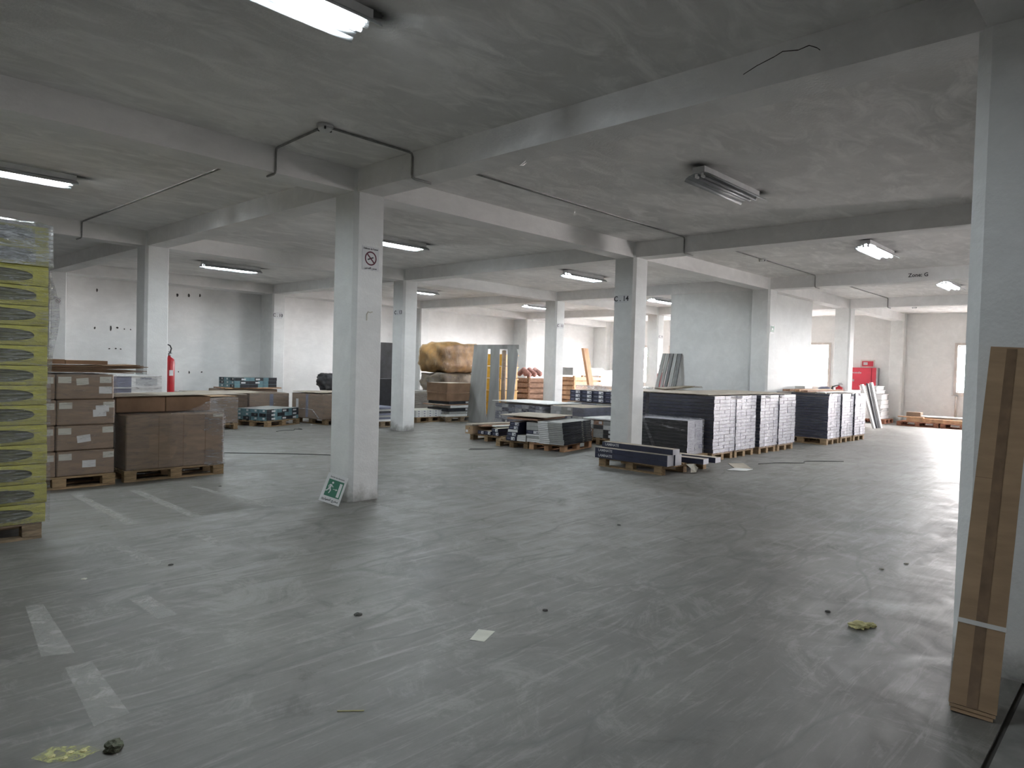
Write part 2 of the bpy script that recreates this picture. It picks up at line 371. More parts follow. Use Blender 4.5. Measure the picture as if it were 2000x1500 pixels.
for i,(a,b_,z0,z1) in enumerate(WIN):
    w=tag(thing(f'window_{i+1}',None,None,(WX,(a+b_)/2,z0)),kind='structure'); h=z1-z0; hw=(b_-a)/2
    f=MB()
    for (ya,yb,za,zb) in ((-hw-.07,-hw+.02,-.07,h+.07),(hw-.02,hw+.07,-.07,h+.07),(-hw,hw,h-.02,h+.07),(-hw,hw,-.07,.03)): f.box(-.03,ya,za,.05,yb,zb)
    f.build('window_frame','frame_cream',w)
    g=MB()
    for (ya,yb,za,zb) in ((-hw+.02,-hw+.06,.03,h-.02),(hw-.06,hw-.02,.03,h-.02),(-hw+.02,hw-.02,h-.06,h-.02),(-hw+.02,hw-.02,.03,.07)): g.box(.10,ya,za,.15,yb,zb)
    g.build('sash','frame_cream',w)
    MB().box(.122,-hw+.05,.06,.127,hw-.05,h-.05).build('pane','window_glass',w)
    MB().box(-.08,-hw-.1,-.10,.3,hw+.1,-.07).build('window_sill','frame_cream',w)
    L=bpy.data.lights.new('window_portal','AREA'); L.shape='RECTANGLE'; L.size=b_-a; L.size_y=h; L.cycles.is_portal=True
    lo=bpy.data.objects.new('window_portal',L); COL.objects.link(lo); lo.location=(WX+.28,(a+b_)/2,(z0+z1)/2); lo.rotation_euler=(PI/2,0,PI/2)
# beams
def beam(name,mb): return struct(name,mb,'beam_paint')
k=0
for v in VS:
    k+=1
    if v>12: beam(f'beam_{k}',MB().box(-11.4,12.26,SOF,WX,12.95,SLAB+.02))
    else: beam(f'beam_{k}',MB().box(-11.4,v-BW,SOF,WX,v+BW,SLAB+.02))
for u in US[:-1]:
    k+=1; mb=MB(); 
    for a,b_ in zip(VS[:-1],VS[1:]): mb.box(u-BW,a+BW,SOF,u+BW,(b_-BW if b_<12 else 12.26),SLAB+.02)
    beam(f'beam_{k}',mb)
# columns
def column(u,v,i):
    ch=.045; x0,x1,y0,y1=u-SX,u+SX,v-SY,v+SY
    if v>12: y1=12.95
    if u>22: x1=WX
    pts=[(x0,y0+ch),(x0+ch,y0),(x1-.012,y0),(x1,y0+.012),(x1,y1),(x0+.012,y1),(x0,y1-.012)]
    if abs(u)<.1 and v<-6: pts=[(x0,y1-.07),(x0,y0+ch),(x0+ch,y0),(x1,y0),(x1,y1),(x0+.05,y1)]
    mb=MB(); mb.prism(pts,0,SLAB)
    me=mb.mesh('column','column_paint'); o=link(f'column_{i}',me); o['kind']='structure'; return o
i=0; COLS={}
for a,u in enumerate(US):
    for b_,v in enumerate(VS):
        if u<-11 or v<-12: continue
        i+=1; COLS[(round(u),round(v))]=column(u,v,i)
struct('stair_shaft',MB().box(11.05,.05,0,14.3,2.38,SLAB),'shaft_paint','white plastered stair shaft standing behind a column')
struct('shaft_wall',MB().box(18.9,-.02,0,18.9001,-.01,.001),'shaft_paint') if False else None
# outside
g=MB().box(22.9,-60,-4.2,140,70,-4.0).build('ground_outside','soil'); g['kind']='structure'
for j,(x,y,w,dp,h,lab) in enumerate([(62,22,9,8,4.9,'low pale pink building seen through the window'),(70,12,8,8,4.5,'smaller pale pink building beside the first outside')]):
    t=thing('distant_building',lab,'building',(x,y,-4.0))
    MB().box(0,0,0,dp,w,h).build('wall','facade_pink',t)
    MB().box(-.2,-.2,h,dp+.2,w+.2,h+.3).build('roof','facade_pink',t)
    for q in range(4):
        MB().box(-.06,1+q*2,h-1.6,.02,2+q*2,h-.6).build('window','facade_dark',t)
# tape residue strips, straight from floor positions
def quad_child(parent,name,mat,pts,z=.002):
    return MB().poly([(x,y,z) for x,y in pts]).build(name,mat,parent)
for q in ([(-3.61,-1.73),(-3.52,-1.76),(-3.60,-2.72),(-3.74,-2.66)],[(-3.69,-2.89),(-3.57,-2.90),(-3.62,-3.60),(-3.77,-3.62)],
          [(-2.36,2.12),(-2.26,2.12),(-2.30,.16),(-2.40,.16)],[(-1.78,2.0),(-1.68,2.0),(-1.72,.10),(-1.83,.12)],[(-1.14,1.83),(-1.06,1.83),(-.93,.11),(-1.02,.11)],
          [(-2.75,-.55),(-2.65,-.55),(-2.62,-1.35),(-2.73,-1.35)],[(-2.1,-.5),(-2.0,-.5),(-2.0,-1.1),(-2.1,-1.1)],[(-3.1,-2.0),(-2.98,-2.0),(-2.98,-2.5),(-3.1,-2.5)],[(-.1,-.3),(.0,-.3),(.25,-1.5),(.15,-1.55)]):
    quad_child(fl,'tape_mark','tape_residue',q)
tag(bpy.data.objects['tape_mark'],None)

# anchor holes and stains on the left wall
wl_=bpy.data.objects['wall_left']
for (x,z,w,h) in [(1.05,3.22,.05,.09),(3.02,3.28,.06,.1),(3.33,3.30,.06,.1),(3.63,3.32,.05,.09),(1.01,2.26,.04,.06),(1.38,2.28,.05,.13),(1.53,2.30,.06,.05),(1.7,2.27,.03,.04),(1.85,2.27,.03,.04),(3.08,1.18,.03,.05),(3.37,1.17,.04,.07),(3.72,1.18,.05,.04),(1.35,1.75,.05,.03),(1.5,1.76,.05,.03),(1.62,1.75,.05,.03)]:
    pts=[(x+w*.6*math.cos(t*PI/4)*random.uniform(.6,1.1),12.946,z+h*.6*math.sin(t*PI/4)*random.uniform(.6,1.1)) for t in range(8)]
    MB().poly(pts).build('anchor_hole','joint_dark',wl_)

# ------------------------------------------------------------------ ceiling lamps
BL=1.36
def make_lamp(on):
    t=thing('ceiling_lamp',None,'ceiling lamp')
    h=BL/2
    MB().box(-h,-.07,-.065,h,.07,0).build('housing','fixture_white',t)
    # curved trough reflectors either side
    for s in (-1,1):
        prof=[(.02,-.066),(.06,-.07),(.11,-.085),(.145,-.105),(.165,-.135)]; mb=MB()
        for (a,za),(b_,zb) in zip(prof[:-1],prof[1:]):
            mb.poly([(-h,s*a,za),(h,s*a,za),(h,s*b_,zb),(-h,s*b_,zb)])
        o=mb.build('reflector','reflector_grey',t,True)
        md=o.modifiers.new('thickness','SOLIDIFY'); md.thickness=.004
        mb=MB()
        mb.tube([(-h+.06,s*.035,-.10),(h-.06,s*.035,-.10)],.019,10); o=mb.build('tube','tube_glow' if on else 'tube_dead',t,True)
        if not on: tag(o,'dead grey tube')
        for e in (-1,1):
            MB().tube([(e*(h-.06),s*.035,-.10),(e*(h-.02),s*.035,-.10)],.017,8).box(min(e*(h-.015),e*(h-.03)),s*.035-.012,-.10,max(e*(h-.015),e*(h-.03)),s*.035+.012,-.06).build('lamp_holder','white_plastic',t)
    MB().poly([(-h-.34,-.26,.0),(-h+.24,-.26,.0),(-h+.24,.2,.0),(-h-.34,.2,.0)][::-1]).build('soot_mark','soot_smudge',t,loc=(0,0,-.002))
    MB().poly([(h-.26,-.24,.0),(h+.36,-.24,.0),(h+.36,.18,.0),(h-.26,.18,.0)][::-1]).build('soot_mark','soot_smudge',t,loc=(0,0,-.002))
    MB().poly([(-h,.05,.0),(h,.05,.0),(h,.25,.0),(-h,.25,.0)][::-1]).build('soot_mark','soot_smudge',t,loc=(0,0,-.003))
    return t
on0=make_lamp(True); off0=make_lamp(False); used=[False]
lamps=[(-2.85,-3.2,1,'lit twin tube ceiling lamp at the top left, nearest the camera'),
 (-2.8,2.95,1,'lit twin tube ceiling lamp above the yellow wrapped stack'),
 (2.73,-3.2,0,'unlit twin tube ceiling lamp with sooty ends'),
 (2.8,3.05,1,'lit twin tube ceiling lamp just right of the front column top'),
 (2.73,9.1,1,'lit twin tube ceiling lamp on the left, near the long left wall'),
 (8.2,3.0,1,'lit twin tube ceiling lamp left of the column marked C . 14'),
 (8.0,-3.3,1,'lit twin tube ceiling lamp just above the far right beam'),
 (13.6,-3.25,1,'lit twin tube ceiling lamp half hidden by the big right column'),
 (8.3,9.1,1,'small lit ceiling lamp right of the column marked C . 13'),
 (13.8,9.3,1,'distant lit ceiling lamp left of the column marked C . 11'),
 (13.9,4.35,1,'distant lit ceiling lamp right of the column marked C . 14')]
for (x,y,on,lab) in lamps:
    if on:
        t=copy_tree(on0) if used[0] else on0; used[0]=True
    else: t=off0
    t.location=(x,y,SLAB-.001); tag(t,lab,'ceiling lamp','twin tube ceiling lamps')

# ------------------------------------------------------------------ conduits and detectors
def conduit(pts,lab,r=.011):
    out=[]
    for i,p in enumerate(pts):
        p=Vector(p)
        if 0<i<len(pts)-1:
            a=Vector(pts[i-1]); b_=Vector(pts[i+1]); k=.04
            pa=p+(a-p).normalized()*k; pb=p+(b_-p).normalized()*k
            out+=[pa,(pa+pb+p*2)/4,pb]
        else: out.append(p)
    o=MB().tube(out,r,6).build('cable_conduit','conduit_grey',None,True); tag(o,lab,'conduit'); return o
zc=SLAB-.015
D1=(-1.20,-1.17)
conduit([(-1.20,-1.10,zc),(-1.15,-BW-.013,zc),(-1.15,-BW-.013,SOF-.013),(-1.15,.0,SOF-.013)],'grey cable conduit from front detector left over the beam',.011)
conduit([(-1.12,-1.17,zc),(-BW-.013,-1.17,zc),(-BW-.013,-1.17,SOF-.013),(.08,-1.17,SOF-.013)],'grey cable conduit from front detector right and down the beam')
conduit([(-1.17,BW+.02,zc),(-1.17,6.303-BW-.013,zc),(-1.17,6.303-BW-.013,SOF-.013),(-1.17,6.4,SOF-.013)],'grey cable conduit across the left ceiling bay')
conduit([(BW+.02,-1.12,zc),(5.636-BW-.013,-1.12,zc),(5.636-BW-.013,-1.12,SOF-.013),(5.75,-1.12,SOF-.013)],'long grey cable conduit below the unlit lamp')
conduit([(5.636+BW+.02,-1.2,zc),(11.167-BW-.013,-1.2,zc),(11.167-BW-.013,-1.2,SOF-.013),(11.25,-1.2,SOF-.013)],'grey cable conduit through the far detector to the next beam')
conduit([(11.167+BW+.02,-1.17,zc),(16.704-BW-.013,-1.17,zc),(16.704-BW-.013,-1.17,SOF-.013),(16.8,-1.17,SOF-.013)],'farthest grey cable conduit on the right side')
def detector(x,y,lab):
    t=thing('smoke_detector',lab,'smoke detector',(x,y,SLAB),0,'ceiling smoke detectors')
    MB().lathe([(.075,-.002),(.078,-.02),(.07,-.03)],16).build('base','fixture_grey',t)
    MB().lathe([(.06,-.03),(.062,-.045),(.045,-.06),(.02,-.064)],16).build('sensor_head','fixture_white',t,True)
    for a in range(3): MB().box(.05,-.008,-.055,.068,.008,-.03).build('rib','black_rubber',t,rz=a*2*PI/3)
detector(*D1,'round smoke detector on the ceiling nearest the front column')
detector(8.27,-1.2,'distant round smoke detector on the right conduit run')
detector(19.6,-1.1,'farthest small smoke detector near the far wall')

# ------------------------------------------------------------------ signs
def plate(label,x,y,z,face,w,h,txt,tsize,mat='plate_white'):
    r,u=FACE[face]; nrm=Vector(r).cross(Vector(u)); t=thing('column_sign',label,'sign',(x,y,z))
    M=frame_mat((0,0,0),r,u)
    MB().box(-w/2,-h/2,-.0,w/2,h/2,.004,None,M).build('plate',mat,t)
    put_text(t,txt,tsize,Vector(nrm)*.006,r,u)
    for s in (-1,1): MB().box(s*w/2-.004,-h*.3,.004,s*w/2+.004,h*.3,.005,None,M).build('edge_mark','plate_edge_blue',t)
    return t
cx=5.636-SX
plate('white plate reading C . 14 on the middle column',cx-.001,.055,2.81,'-u',.26,.14,'C . 14',.125)
plate('white plate reading C . 13 on the second column behind the front one',cx-.001,6.303,2.77,'-u',.25,.13,'C . 13',.12)
plate('white plate reading C . 10 on a left wall pilaster',5.636-.03,12.44-SY-.001,2.885,'-v',.27,.19,'C . 10',.125)
plate('white plate reading C . 11 on a far column',11.167,6.303-SY-.001,2.80,'-v',.27,.16,'C . 11',.11)
plate('small faded plate reading C . 9 on the farthest column',16.704,6.303-SY-.001,2.75,'-v',.27,.14,'C . 9',.11)
put=put_text(None,'Zone: G',.105,(11.167-BW-.002,-3.2,3.63),*FACE['-u']); put.name='beam_lettering'; tag(put,'black lettering Zone: G painted on a far beam','lettering')
def prohib(label,x,y,z,face,w,h):
    r,u=FACE[face]; nrm=Vector(r).cross(Vector(u)); t=thing('no_smoking_sign',label,'sign',(x,y,z)); M=frame_mat((0,0,0),r,u)
    MB().box(-w/2,-h/2,0,w/2,h/2,.003,None,M).build('plate','plate_white',t)
    mb=MB(); R=h*.30; n_=28
    for k in range(n_):
        a=2*PI*k/n_; b_=2*PI*(k+1)/n_
        mb.poly([M@Vector((R*math.cos(a),R*math.sin(a),.0045)),M@Vector((R*math.cos(b_),R*math.sin(b_),.0045)),M@Vector((R*.8*math.cos(b_),R*.8*math.sin(b_),.0045)),M@Vector((R*.8*math.cos(a),R*.8*math.sin(a),.0045))][::-1])
    Mr=M@Matrix.Rotation(-PI/4,4,'Z'); mb.box(-R*.9,-R*.1,.004,R*.9,R*.1,.005,None,Mr); mb.build('ban_symbol','ink_red',t)
    Mc=M@Matrix.Rotation(PI*.12,4,'Z'); MB().box(-R*.55,-R*.09,.0038,R*.5,R*.09,.0044,None,Mc).build('cigarette','print_ink',t)
    put_text(t,'Défense de Fumer',h*.10,M@Vector((0,h*.40,.004)),r,u)
    put_text(t,'\uFEE6\uFEF4\uFEA7\uFEAA\uFE98\uFEDF\uFE8D \uFEC9\uFEEE\uFEE8\uFEE4\uFEE3',h*.11,M@Vector((0,-h*.41,.004)),r,u)
prohib('white no smoking sign high on the front column',.015,-SY-.002,2.78,'-v',.23,.27)
prohib('tiny red no smoking sign on the far left wall pilaster',.02,12.44-SY-.002,2.83,'-v',.14,.16)
# small green exit sign on column 3
t=thing('exit_sign','small green exit sign fixed on a far column','sign',(11.165,-SY-.002,2.61)); M=frame_mat((0,0,0),*FACE['-v'])
MB().box(-.13,-.1,0,.13,.1,.004,None,M).build('plate','plate_white',t); MB().box(-.10,-.07,.004,.09,.07,.006,None,M).build('green_field','sign_green',t)
MB().box(-.03,-.02,.006,.03,.02,.007,None,M).build('arrow','sign_white',t)
BR=Vector((-.42,-.334,.004)); r=(BR-Vector((-.595,-.212,.080))).normalized(); u=(Vector((-.225,-.225,.279))-BR).normalized(); r=(r-u*r.dot(u)).normalized()
nz_=r.cross(u); W_,H_=.227,.354; O=BR-r*W_/2+u*H_/2
t=thing('exit_sign','green and white emergency exit sign leaning on the front column base','sign',O); M=frame_mat((0,0,0),r,u)
MB().box(-W_/2,-H_/2,-.004,W_/2,H_/2,.0,None,M).build('plate','sign_white',t)
MB().box(-.083,-.10,.0,.090,.105,.0015,None,M).build('green_field','sign_green',t)
MB().box(.048,-.087,.0015,.078,.082,.0025,None,M).build('door_symbol','sign_white',t)
mb=MB()
def seg(mb,a,b,w0,w1,z0=.0015,z1=.0026):
    a=Vector(a); b=Vector(b); d=(b-a).normalized(); p=Vector((-d.y,d.x))
    mb.prism([tuple(a+p*w0),tuple(b+p*w1),tuple(b-p*w1),tuple(a-p*w0)],z0,z1,0,M)
mb.prism([(-.030+.011*math.cos(k*PI/5),.068+.013*math.sin(k*PI/5)) for k in range(10)],.0015,.0026,0,M)
seg(mb,(-.040,.045),(-.045,.0),.011,.009); seg(mb,(-.045,.045),(-.064,.022),.005,.004); seg(mb,(-.064,.022),(-.058,.004),.004,.004)
seg(mb,(-.038,.043),(-.018,.018),.005,.004); seg(mb,(-.018,.018),(-.010,.022),.004,.003)
seg(mb,(-.045,.004),(-.030,-.028),.008,.006); seg(mb,(-.030,-.028),(-.040,-.066),.006,.004); seg(mb,(-.048,.002),(-.062,-.03),.008,.006); seg(mb,(-.062,-.03),(-.080,-.045),.006,.006)
mb.build('running_figure','sign_white',t)
mb=MB(); seg(mb,(-.008,-.006),(.028,-.006),.003,.003); mb.prism([(.024,.008),(.042,-.006),(.024,-.020)],.0015,.0026,0,M); mb.build('arrow','sign_white',t)
put_text(t,'Sortie de Secours',.022,M@Vector((0,.135,.001)),r,u)
put_text(t,'\uFE89\uFEAD\uFE8D\uFEEE\uFEC4\uFEDF\uFE8D \uFE9D\uFEAE\uFEA8\uFEE3',.034,M@Vector((0,-.138,.001)),r,u)

# ------------------------------------------------------------------ pallets
def pallet_meshes(L,W,mat,tag_):
    """L along local x, W along local y, centred"""
    d={}
    d['deck']=bevel(MB().box(-L/2,-.06,0,L/2,.06,.022).mesh('deck_board_'+tag_,mat),.003)
    d['cross']=MB().box(-.0725,-W/2,0,.0725,W/2,.022).mesh('cross_board_'+tag_,mat)
    d['bottom']=MB().box(-L/2,-.05,0,L/2,.05,.022).mesh('bottom_board_'+tag_,mat)
    d['block']=bevel(MB().box(-.0725,-.05,0,.0725,.05,.078).mesh('block_'+tag_,mat),.004)
    return d
PM={}
PGROUP='wooden pallets on the warehouse floor'
def pallet(x,y,rz,label,L=1.2,W=.8,mat='pallet_wood',n=5):
    """(x,y): centre; L along local x"""
    key=(round(L,2),round(W,2),mat)
    if key not in PM: PM[key]=pallet_meshes(L,W,mat,f'{len(PM)}')
    d=PM[key]; t=thing('wooden_pallet',label,'pallet',(x,y,0),rz,PGROUP)
    for j in (-1,0,1):
        yy=j*(W/2-.05); link('bottom_board',d['bottom'],t,(0,yy,0))
        for i in (-1,0,1): link('block',d['block'],t,(i*(L/2-.0725),yy,.022))
    for i in (-1,0,1): link('cross_board',d['cross'],t,(i*(L/2-.0725),0,.100))
    for k in range(n):
        yy=-W/2+.06+(W-.12)*k/(n-1); link('deck_board',d['deck'],t,(0,yy,.122))
    return t
PT=.144
# ------------------------------------------------------------------ yellow wrapped insulation stack (left edge of picture)
X1,Y0=-3.06,.10
pallet(-3.66,.70,0,'worn pallet under the yellow wrapped insulation stack',1.14,1.14,'pallet_wood_old',7)
LH=.1685; NW=15; z=PT
def pack(label,z,film,seed):
    t=thing('insulation_pack',label,'insulation',(X1-.60,Y0+.6,z),0,'yellow wrapped mineral wool packs on the left pallet')
    L2=.60; rnd=random.Random(seed); e=.012; h=LH-.006
    # wool slab core
    MB().box(-L2+.03,-.585,.015,L2-.03,.59,h-.015).build('wool_core','wool',t)
    # yellow film skin with an oval opening at each end
    mb=MB(); rx=L2-.085-rnd.uniform(0,.03); rzv=h*.345; cz=h*.5+rnd.uniform(-.006,.006); N=32
    def skin(ysign):
        yo=-.6 if ysign<0 else .6; b0=len(mb.v)
        outer=[];inner=[]
        for k in range(N):
            a=2*PI*k/N; c,s_=math.cos(a),math.sin(a)
            q=max(abs(c)/1.0,abs(s_)/1.0); ox,oz=c/q*L2,s_/q*h/2
            if abs(ox)>=L2-1e-6 and abs(oz)>=h/2-.001: ox*=1
            edge=max(abs(ox)/L2,0)**8*.012+max(abs(oz)/(h/2),0)**6*.012
            sgn=abs(c)**.55*(1 if c>0 else -1); sgz=abs(s_)**.8*(1 if s_>0 else -1)
            outer.append((ox,yo+ysign*(-.014 if abs(oz)>h*.4 else -.002),h/2+oz)); inner.append((sgn*rx,yo+ysign*.004,cz+sgz*rzv))
        mb.v+=outer+inner
        for k in range(N):
            f=(b0+k,b0+(k+1)%N,b0+N+(k+1)%N,b0+N+k); mb.f.append(f if ysign<0 else f[::-1]); mb.m.append(0)
        return b0
    a=skin(-1); b_=skin(1)
    for k in range(N):
        mb.f.append((a+k,b_+k,b_+(k+1)%N,a+(k+1)%N)); mb.m.append(0)
    mb.build('yellow_film','wool_film',t)
    o=film_shell(t,-rx,-.597,cz-rzv,rx,-.595,cz+rzv,'wool_window_film' if film<1 else 'film_white_top',.006,0,False,'clear_film',seed,.05,'y')
    return t
for k in range(NW):
    pos='bottom pack' if k==0 else ('topmost pack' if k==NW-1 else None)
    names=['lowest','second','third','fourth','fifth','sixth','seventh','eighth','ninth','tenth','eleventh','twelfth','thirteenth','fourteenth','topmost']
    tt=pack(f'yellow wrapped mineral wool pack with oval opening, {names[k]} from the floor',z,1 if k>=NW-2 else 0,k+3)
    tt.location.x+=random.uniform(-.012,.0); tt.location.y+=random.uniform(0,.012); tt.rotation_euler.z=random.uniform(-.004,.004)
    z+=LH
w=thing('stack_film','loose clear stretch film around the yellow insulation stack','plastic film',(X1-.6,Y0+.6,PT))
film_shell(w,-.625,-.625,NW*LH-.34,.615,.60,NW*LH+.01,'film_white_top',.016,0,True,'film_band',5,.05)
film_shell(w,-.62,-.622,.0,.612,.60,NW*LH-.36,'film_thin',.012,0,False,'film_wrap',6,.09)
mb=MB(); 
pr=[(.615,-.62,2.10),(.64,-.63,2.0),(.665,-.63,1.88),(.675,-.625,1.75),(.66,-.62,1.62),(.63,-.615,1.45),(.62,-.61,1.3)]
for a,b_ in zip(pr[:-1],pr[1:]): mb.poly([(.61,-.60,a[2]),a,b_,(.61,-.60,b_[2])]); mb.poly([a,(a[0]-.01,-.4,a[2]),(b_[0]-.01,-.4,b_[2]),b_])
mb.build('loose_flap','film_silver',w,True)

# ------------------------------------------------------------------ labelled cartons pallet
def carton_mesh(L,W,H,mat='cardboard',bev=.006,flap=True):
    me=MB().box(-L/2,-W/2,0,L/2,W/2,H).mesh('carton_body',mat); return bevel(me,bev)
def sticker(parent,x,y,z,w,h,face='-v',mat='paper_label',rot=0,name='paper_label'):
    r,u=FACE[face]; M=frame_mat((x,y,z),r,u)@Matrix.Rotation(rot,4,'Z')
    return MB().box(-w/2,-h/2,0,w/2,h/2,.0012,None,M).build(name,mat,parent)
GB='labelled brown cartons beside the yellow stack'
pallet(-2.36,2.92,0,'wooden pallet under the labelled brown carton stack',1.2,.8)
zz=PT; HH=.304
ord4=['lowest','second','third','top']
for k in range(4):
    for c in (0,1):
        x=-2.085 if c else -2.71; wdt=.615
        t=thing('brown_carton',f"{'right' if c else 'left half hidden'} brown carton with paper labels, {ord4[k]} from the floor",'carton',(x+random.uniform(-.006,.006),2.92+(.012*(k%2)),zz),0,GB)
        link('carton_body',carton_mesh(wdt,.78,HH-.006,'cardboard_wrapped',.012),t)
        MB().box(-wdt/2+.01,-.03,HH-.007,wdt/2-.01,.03,HH-.0055).build('packing_tape','tape_brown',t)
        y=-.392
        if c:
            sticker(t,-.22,y,HH*.76,.135,.075); 
            if k<3: sticker(t,.24,y,HH*.77,.12,.072,rot=.02)
            sticker(t,(.215,.14,-.02,.03)[::-1][k] if k!=3 else .215,y,HH*(.36 if k==3 else .45),.145,.085,mat='barcode_label',rot=(.0,.12,.04,.0)[k],name='barcode_label')
            if k==3: sticker(t,-.035,y,HH*.70,.13,.08,rot=.08); sticker(t,.215,y,HH*.77,.13,.075)
            if k==2: sticker(t,.17,y-.001,HH*.62,.145,.085,mat='barcode_label',rot=.06,name='barcode_label')
        else: sticker(t,.22,y,HH*.74,.14,.075)
    zz+=HH
w=thing('carton_wrap','clear stretch film around the labelled brown cartons','plastic film',(-2.36,2.92,PT))
for k in range(4): film_shell(w,-.66,-.395,k*HH+.01,.585,.40,(k+1)*HH-.005,'film_dusty',.014,-.014,k==3,'film_wrap',k+11,.07)
zz+=.02
# flattened cardboard on top
sh=[(-2.75,2.55,-1.55,3.25),(-2.78,2.57,-1.45,3.3),(-2.80,2.60,-1.38,3.25),(-2.74,2.58,-1.43,3.28),(-2.8,2.62,-1.36,3.2),(-2.76,2.6,-1.42,3.3),(-2.8,2.64,-1.45,3.2)]
for k,(a,b_,c,d_) in enumerate(sh):
    me=MB(); n_=8; top=[];
    for i_ in range(n_+1):
        x=a+(c-a)*i_/n_; top.append((x,zz+.012*k+ (.018*max(0,(i_-5))/3*(1 if k>2 else -.6))))
    for (xa,za),(xb,zb) in zip(top[:-1],top[1:]):
        me.v+=[(xa,b_,za),(xb,b_,zb),(xb,d_,zb),(xa,d_,za),(xa,b_,za+.007),(xb,b_,zb+.007),(xb,d_,zb+.007),(xa,d_,za+.007)]
        q=len(me.v)-8
        for f in [(0,3,2,1),(4,5,6,7),(0,1,5,4),(1,2,6,5),(2,3,7,6),(3,0,4,7)]: me.f.append(tuple(q+j for j in f)); me.m.append(0)
    o=me.build('cardboard_sheet','cardboard_dark'); tag(o,f"flattened brown cardboard sheet, {['bottom','second','third','fourth','fifth','sixth','topmost long'][k]} of the pile on the labelled cartons",'cardboard','flattened cardboard pile on the labelled cartons')
for (x0,x1,h,lab) in [(-2.78,-2.28,.055,'folded brown carton lying left on the cardboard pile'),(-2.27,-1.82,.047,'folded brown carton lying right on the cardboard pile')]:
    o=MB().box(x0,2.66,zz+.092,x1,3.15,zz+.092+h).build('folded_carton','cardboard_dark'); tag(o,lab,'cardboard')

# ------------------------------------------------------------------ large brown carton pallet
pallet(-1.01,2.96,-.012,'wooden pallet under the big film wrapped brown carton',1.26,.8)
t=thing('large_carton','big brown carton wrapped in film, on the front left pallet','carton',(-1.01,2.96,PT))
link('carton_body',carton_mesh(1.24,.80,.70,'cardboard_wrapped',.012),t)
for x in (-.23,.08,.37): MB().box(x-.0015,-.4035,.01,x+.0015,-.4005,.69).build('fold_seam','cardboard_dark',t)
MB().box(.47,-.406,.648,.60,-.4025,.685).build('paper_label','pale_paper',t)
film_shell(t,-.63,-.40,-.01,.62,.405,.71,'film_dusty',.012,.012,True,'stretch_film',21,.06)
film_shell(t,.35,-.41,-.01,.635,.0,.70,'stretch_film',.014,.03,False,'stretch_film',22,.05,'yX')
# draped film from upper carton corner
mb=MB(); n_=10
for i_ in range(n_):
    a=i_/n_; b_=(i_+1)/n_
    def up(s): return (-.05+s*.62, -.17, .70+ .20*s**2.2)
    def dn(s): return (-.05+s*.68, -.415, .705+.01*math.sin(s*9))
    mb.poly([dn(a),dn(b_),up(b_),up(a)])
mb.build('draped_film','stretch_film',t,True)
for s,lab in ((0,'left brown carton standing on the big wrapped carton'),(1,'right brown carton standing on the big wrapped carton')):
    t=thing('brown_carton',lab,'carton',(-1.36+s*.605,3.14,PT+.715)); link('carton_body',carton_mesh(.598,.6,.20,'cardboard_dark',.008),t)
    MB().box(-.29,-.03,.2,.29,.03,.2012).build('packing_tape','tape_brown',t)
me=MB(); n_=10; A_=[(-2.0,2.78,1.065),(-1.4,2.76,1.072),(-.7,2.78,1.078),(-.1,2.80,1.075),(.06,2.82,1.068)]
for (xa,ya,za),(xb,yb,zb) in zip(A_[:-1],A_[1:]):
    q=len(me.v); me.v+=[(xa,ya,za),(xb,yb,zb),(xb,3.5,zb),(xa,3.5,za),(xa,ya,za+.01),(xb,yb,zb+.01),(xb,3.5,zb+.01),(xa,3.5,za+.01)]
    for f in [(0,3,2,1),(4,5,6,7),(0,1,5,4),(1,2,6,5),(2,3,7,6),(3,0,4,7)]: me.f.append(tuple(q+j for j in f)); me.m.append(0)
tag(me.build('cardboard_sheet','kraft_lid'),'long flat cardboard lid over the brown cartons at left','cardboard')
# blue-grey printed cartons behind
pallet(-1.05,4.6,0,'pallet behind the big brown carton carrying the printed cartons',1.2,.8)
for k,(h0,h1,lab) in enumerate([(PT,.62,'lowest blue and white printed carton behind the big brown carton'),(.625,1.125,'middle blue and white printed carton behind the big brown carton'),(1.13,1.30,'top blue and white printed carton next to the fire extinguisher')]):
    t=thing('printed_carton',lab,'carton',(-1.0,4.6,h0),0,'blue and white printed cartons'); h=h1-h0
    me=MB(); me.box(-.34,-.4,0,-.03,.4,h,[1]*6); me.box(-.03,-.4,0,.38,.4,h); me.build('carton_body',['white_carton','bluegrey_carton'],t)
    MB().box(-.36,-.41,h-.012,.39,.40,h+.001).build('lid_edge','white_plastic',t)
    sticker(t,.18,-.402,h*.45,.30,h*.6,mat='carton_side_print',name='printed_panel')
    if k==2: put_text(t,'carbonia',.045,(.17,-.405,h*.78),(1,0,0),(0,0,1),'bluegrey_carton')
film_shell(thing('carton_wrap','clear film around the blue and white printed cartons','plastic film',(-1.0,4.6,PT)),-.35,-.41,0,.39,.40,1.16,'film_thin',.01,0,False,'film_wrap',31,.12)

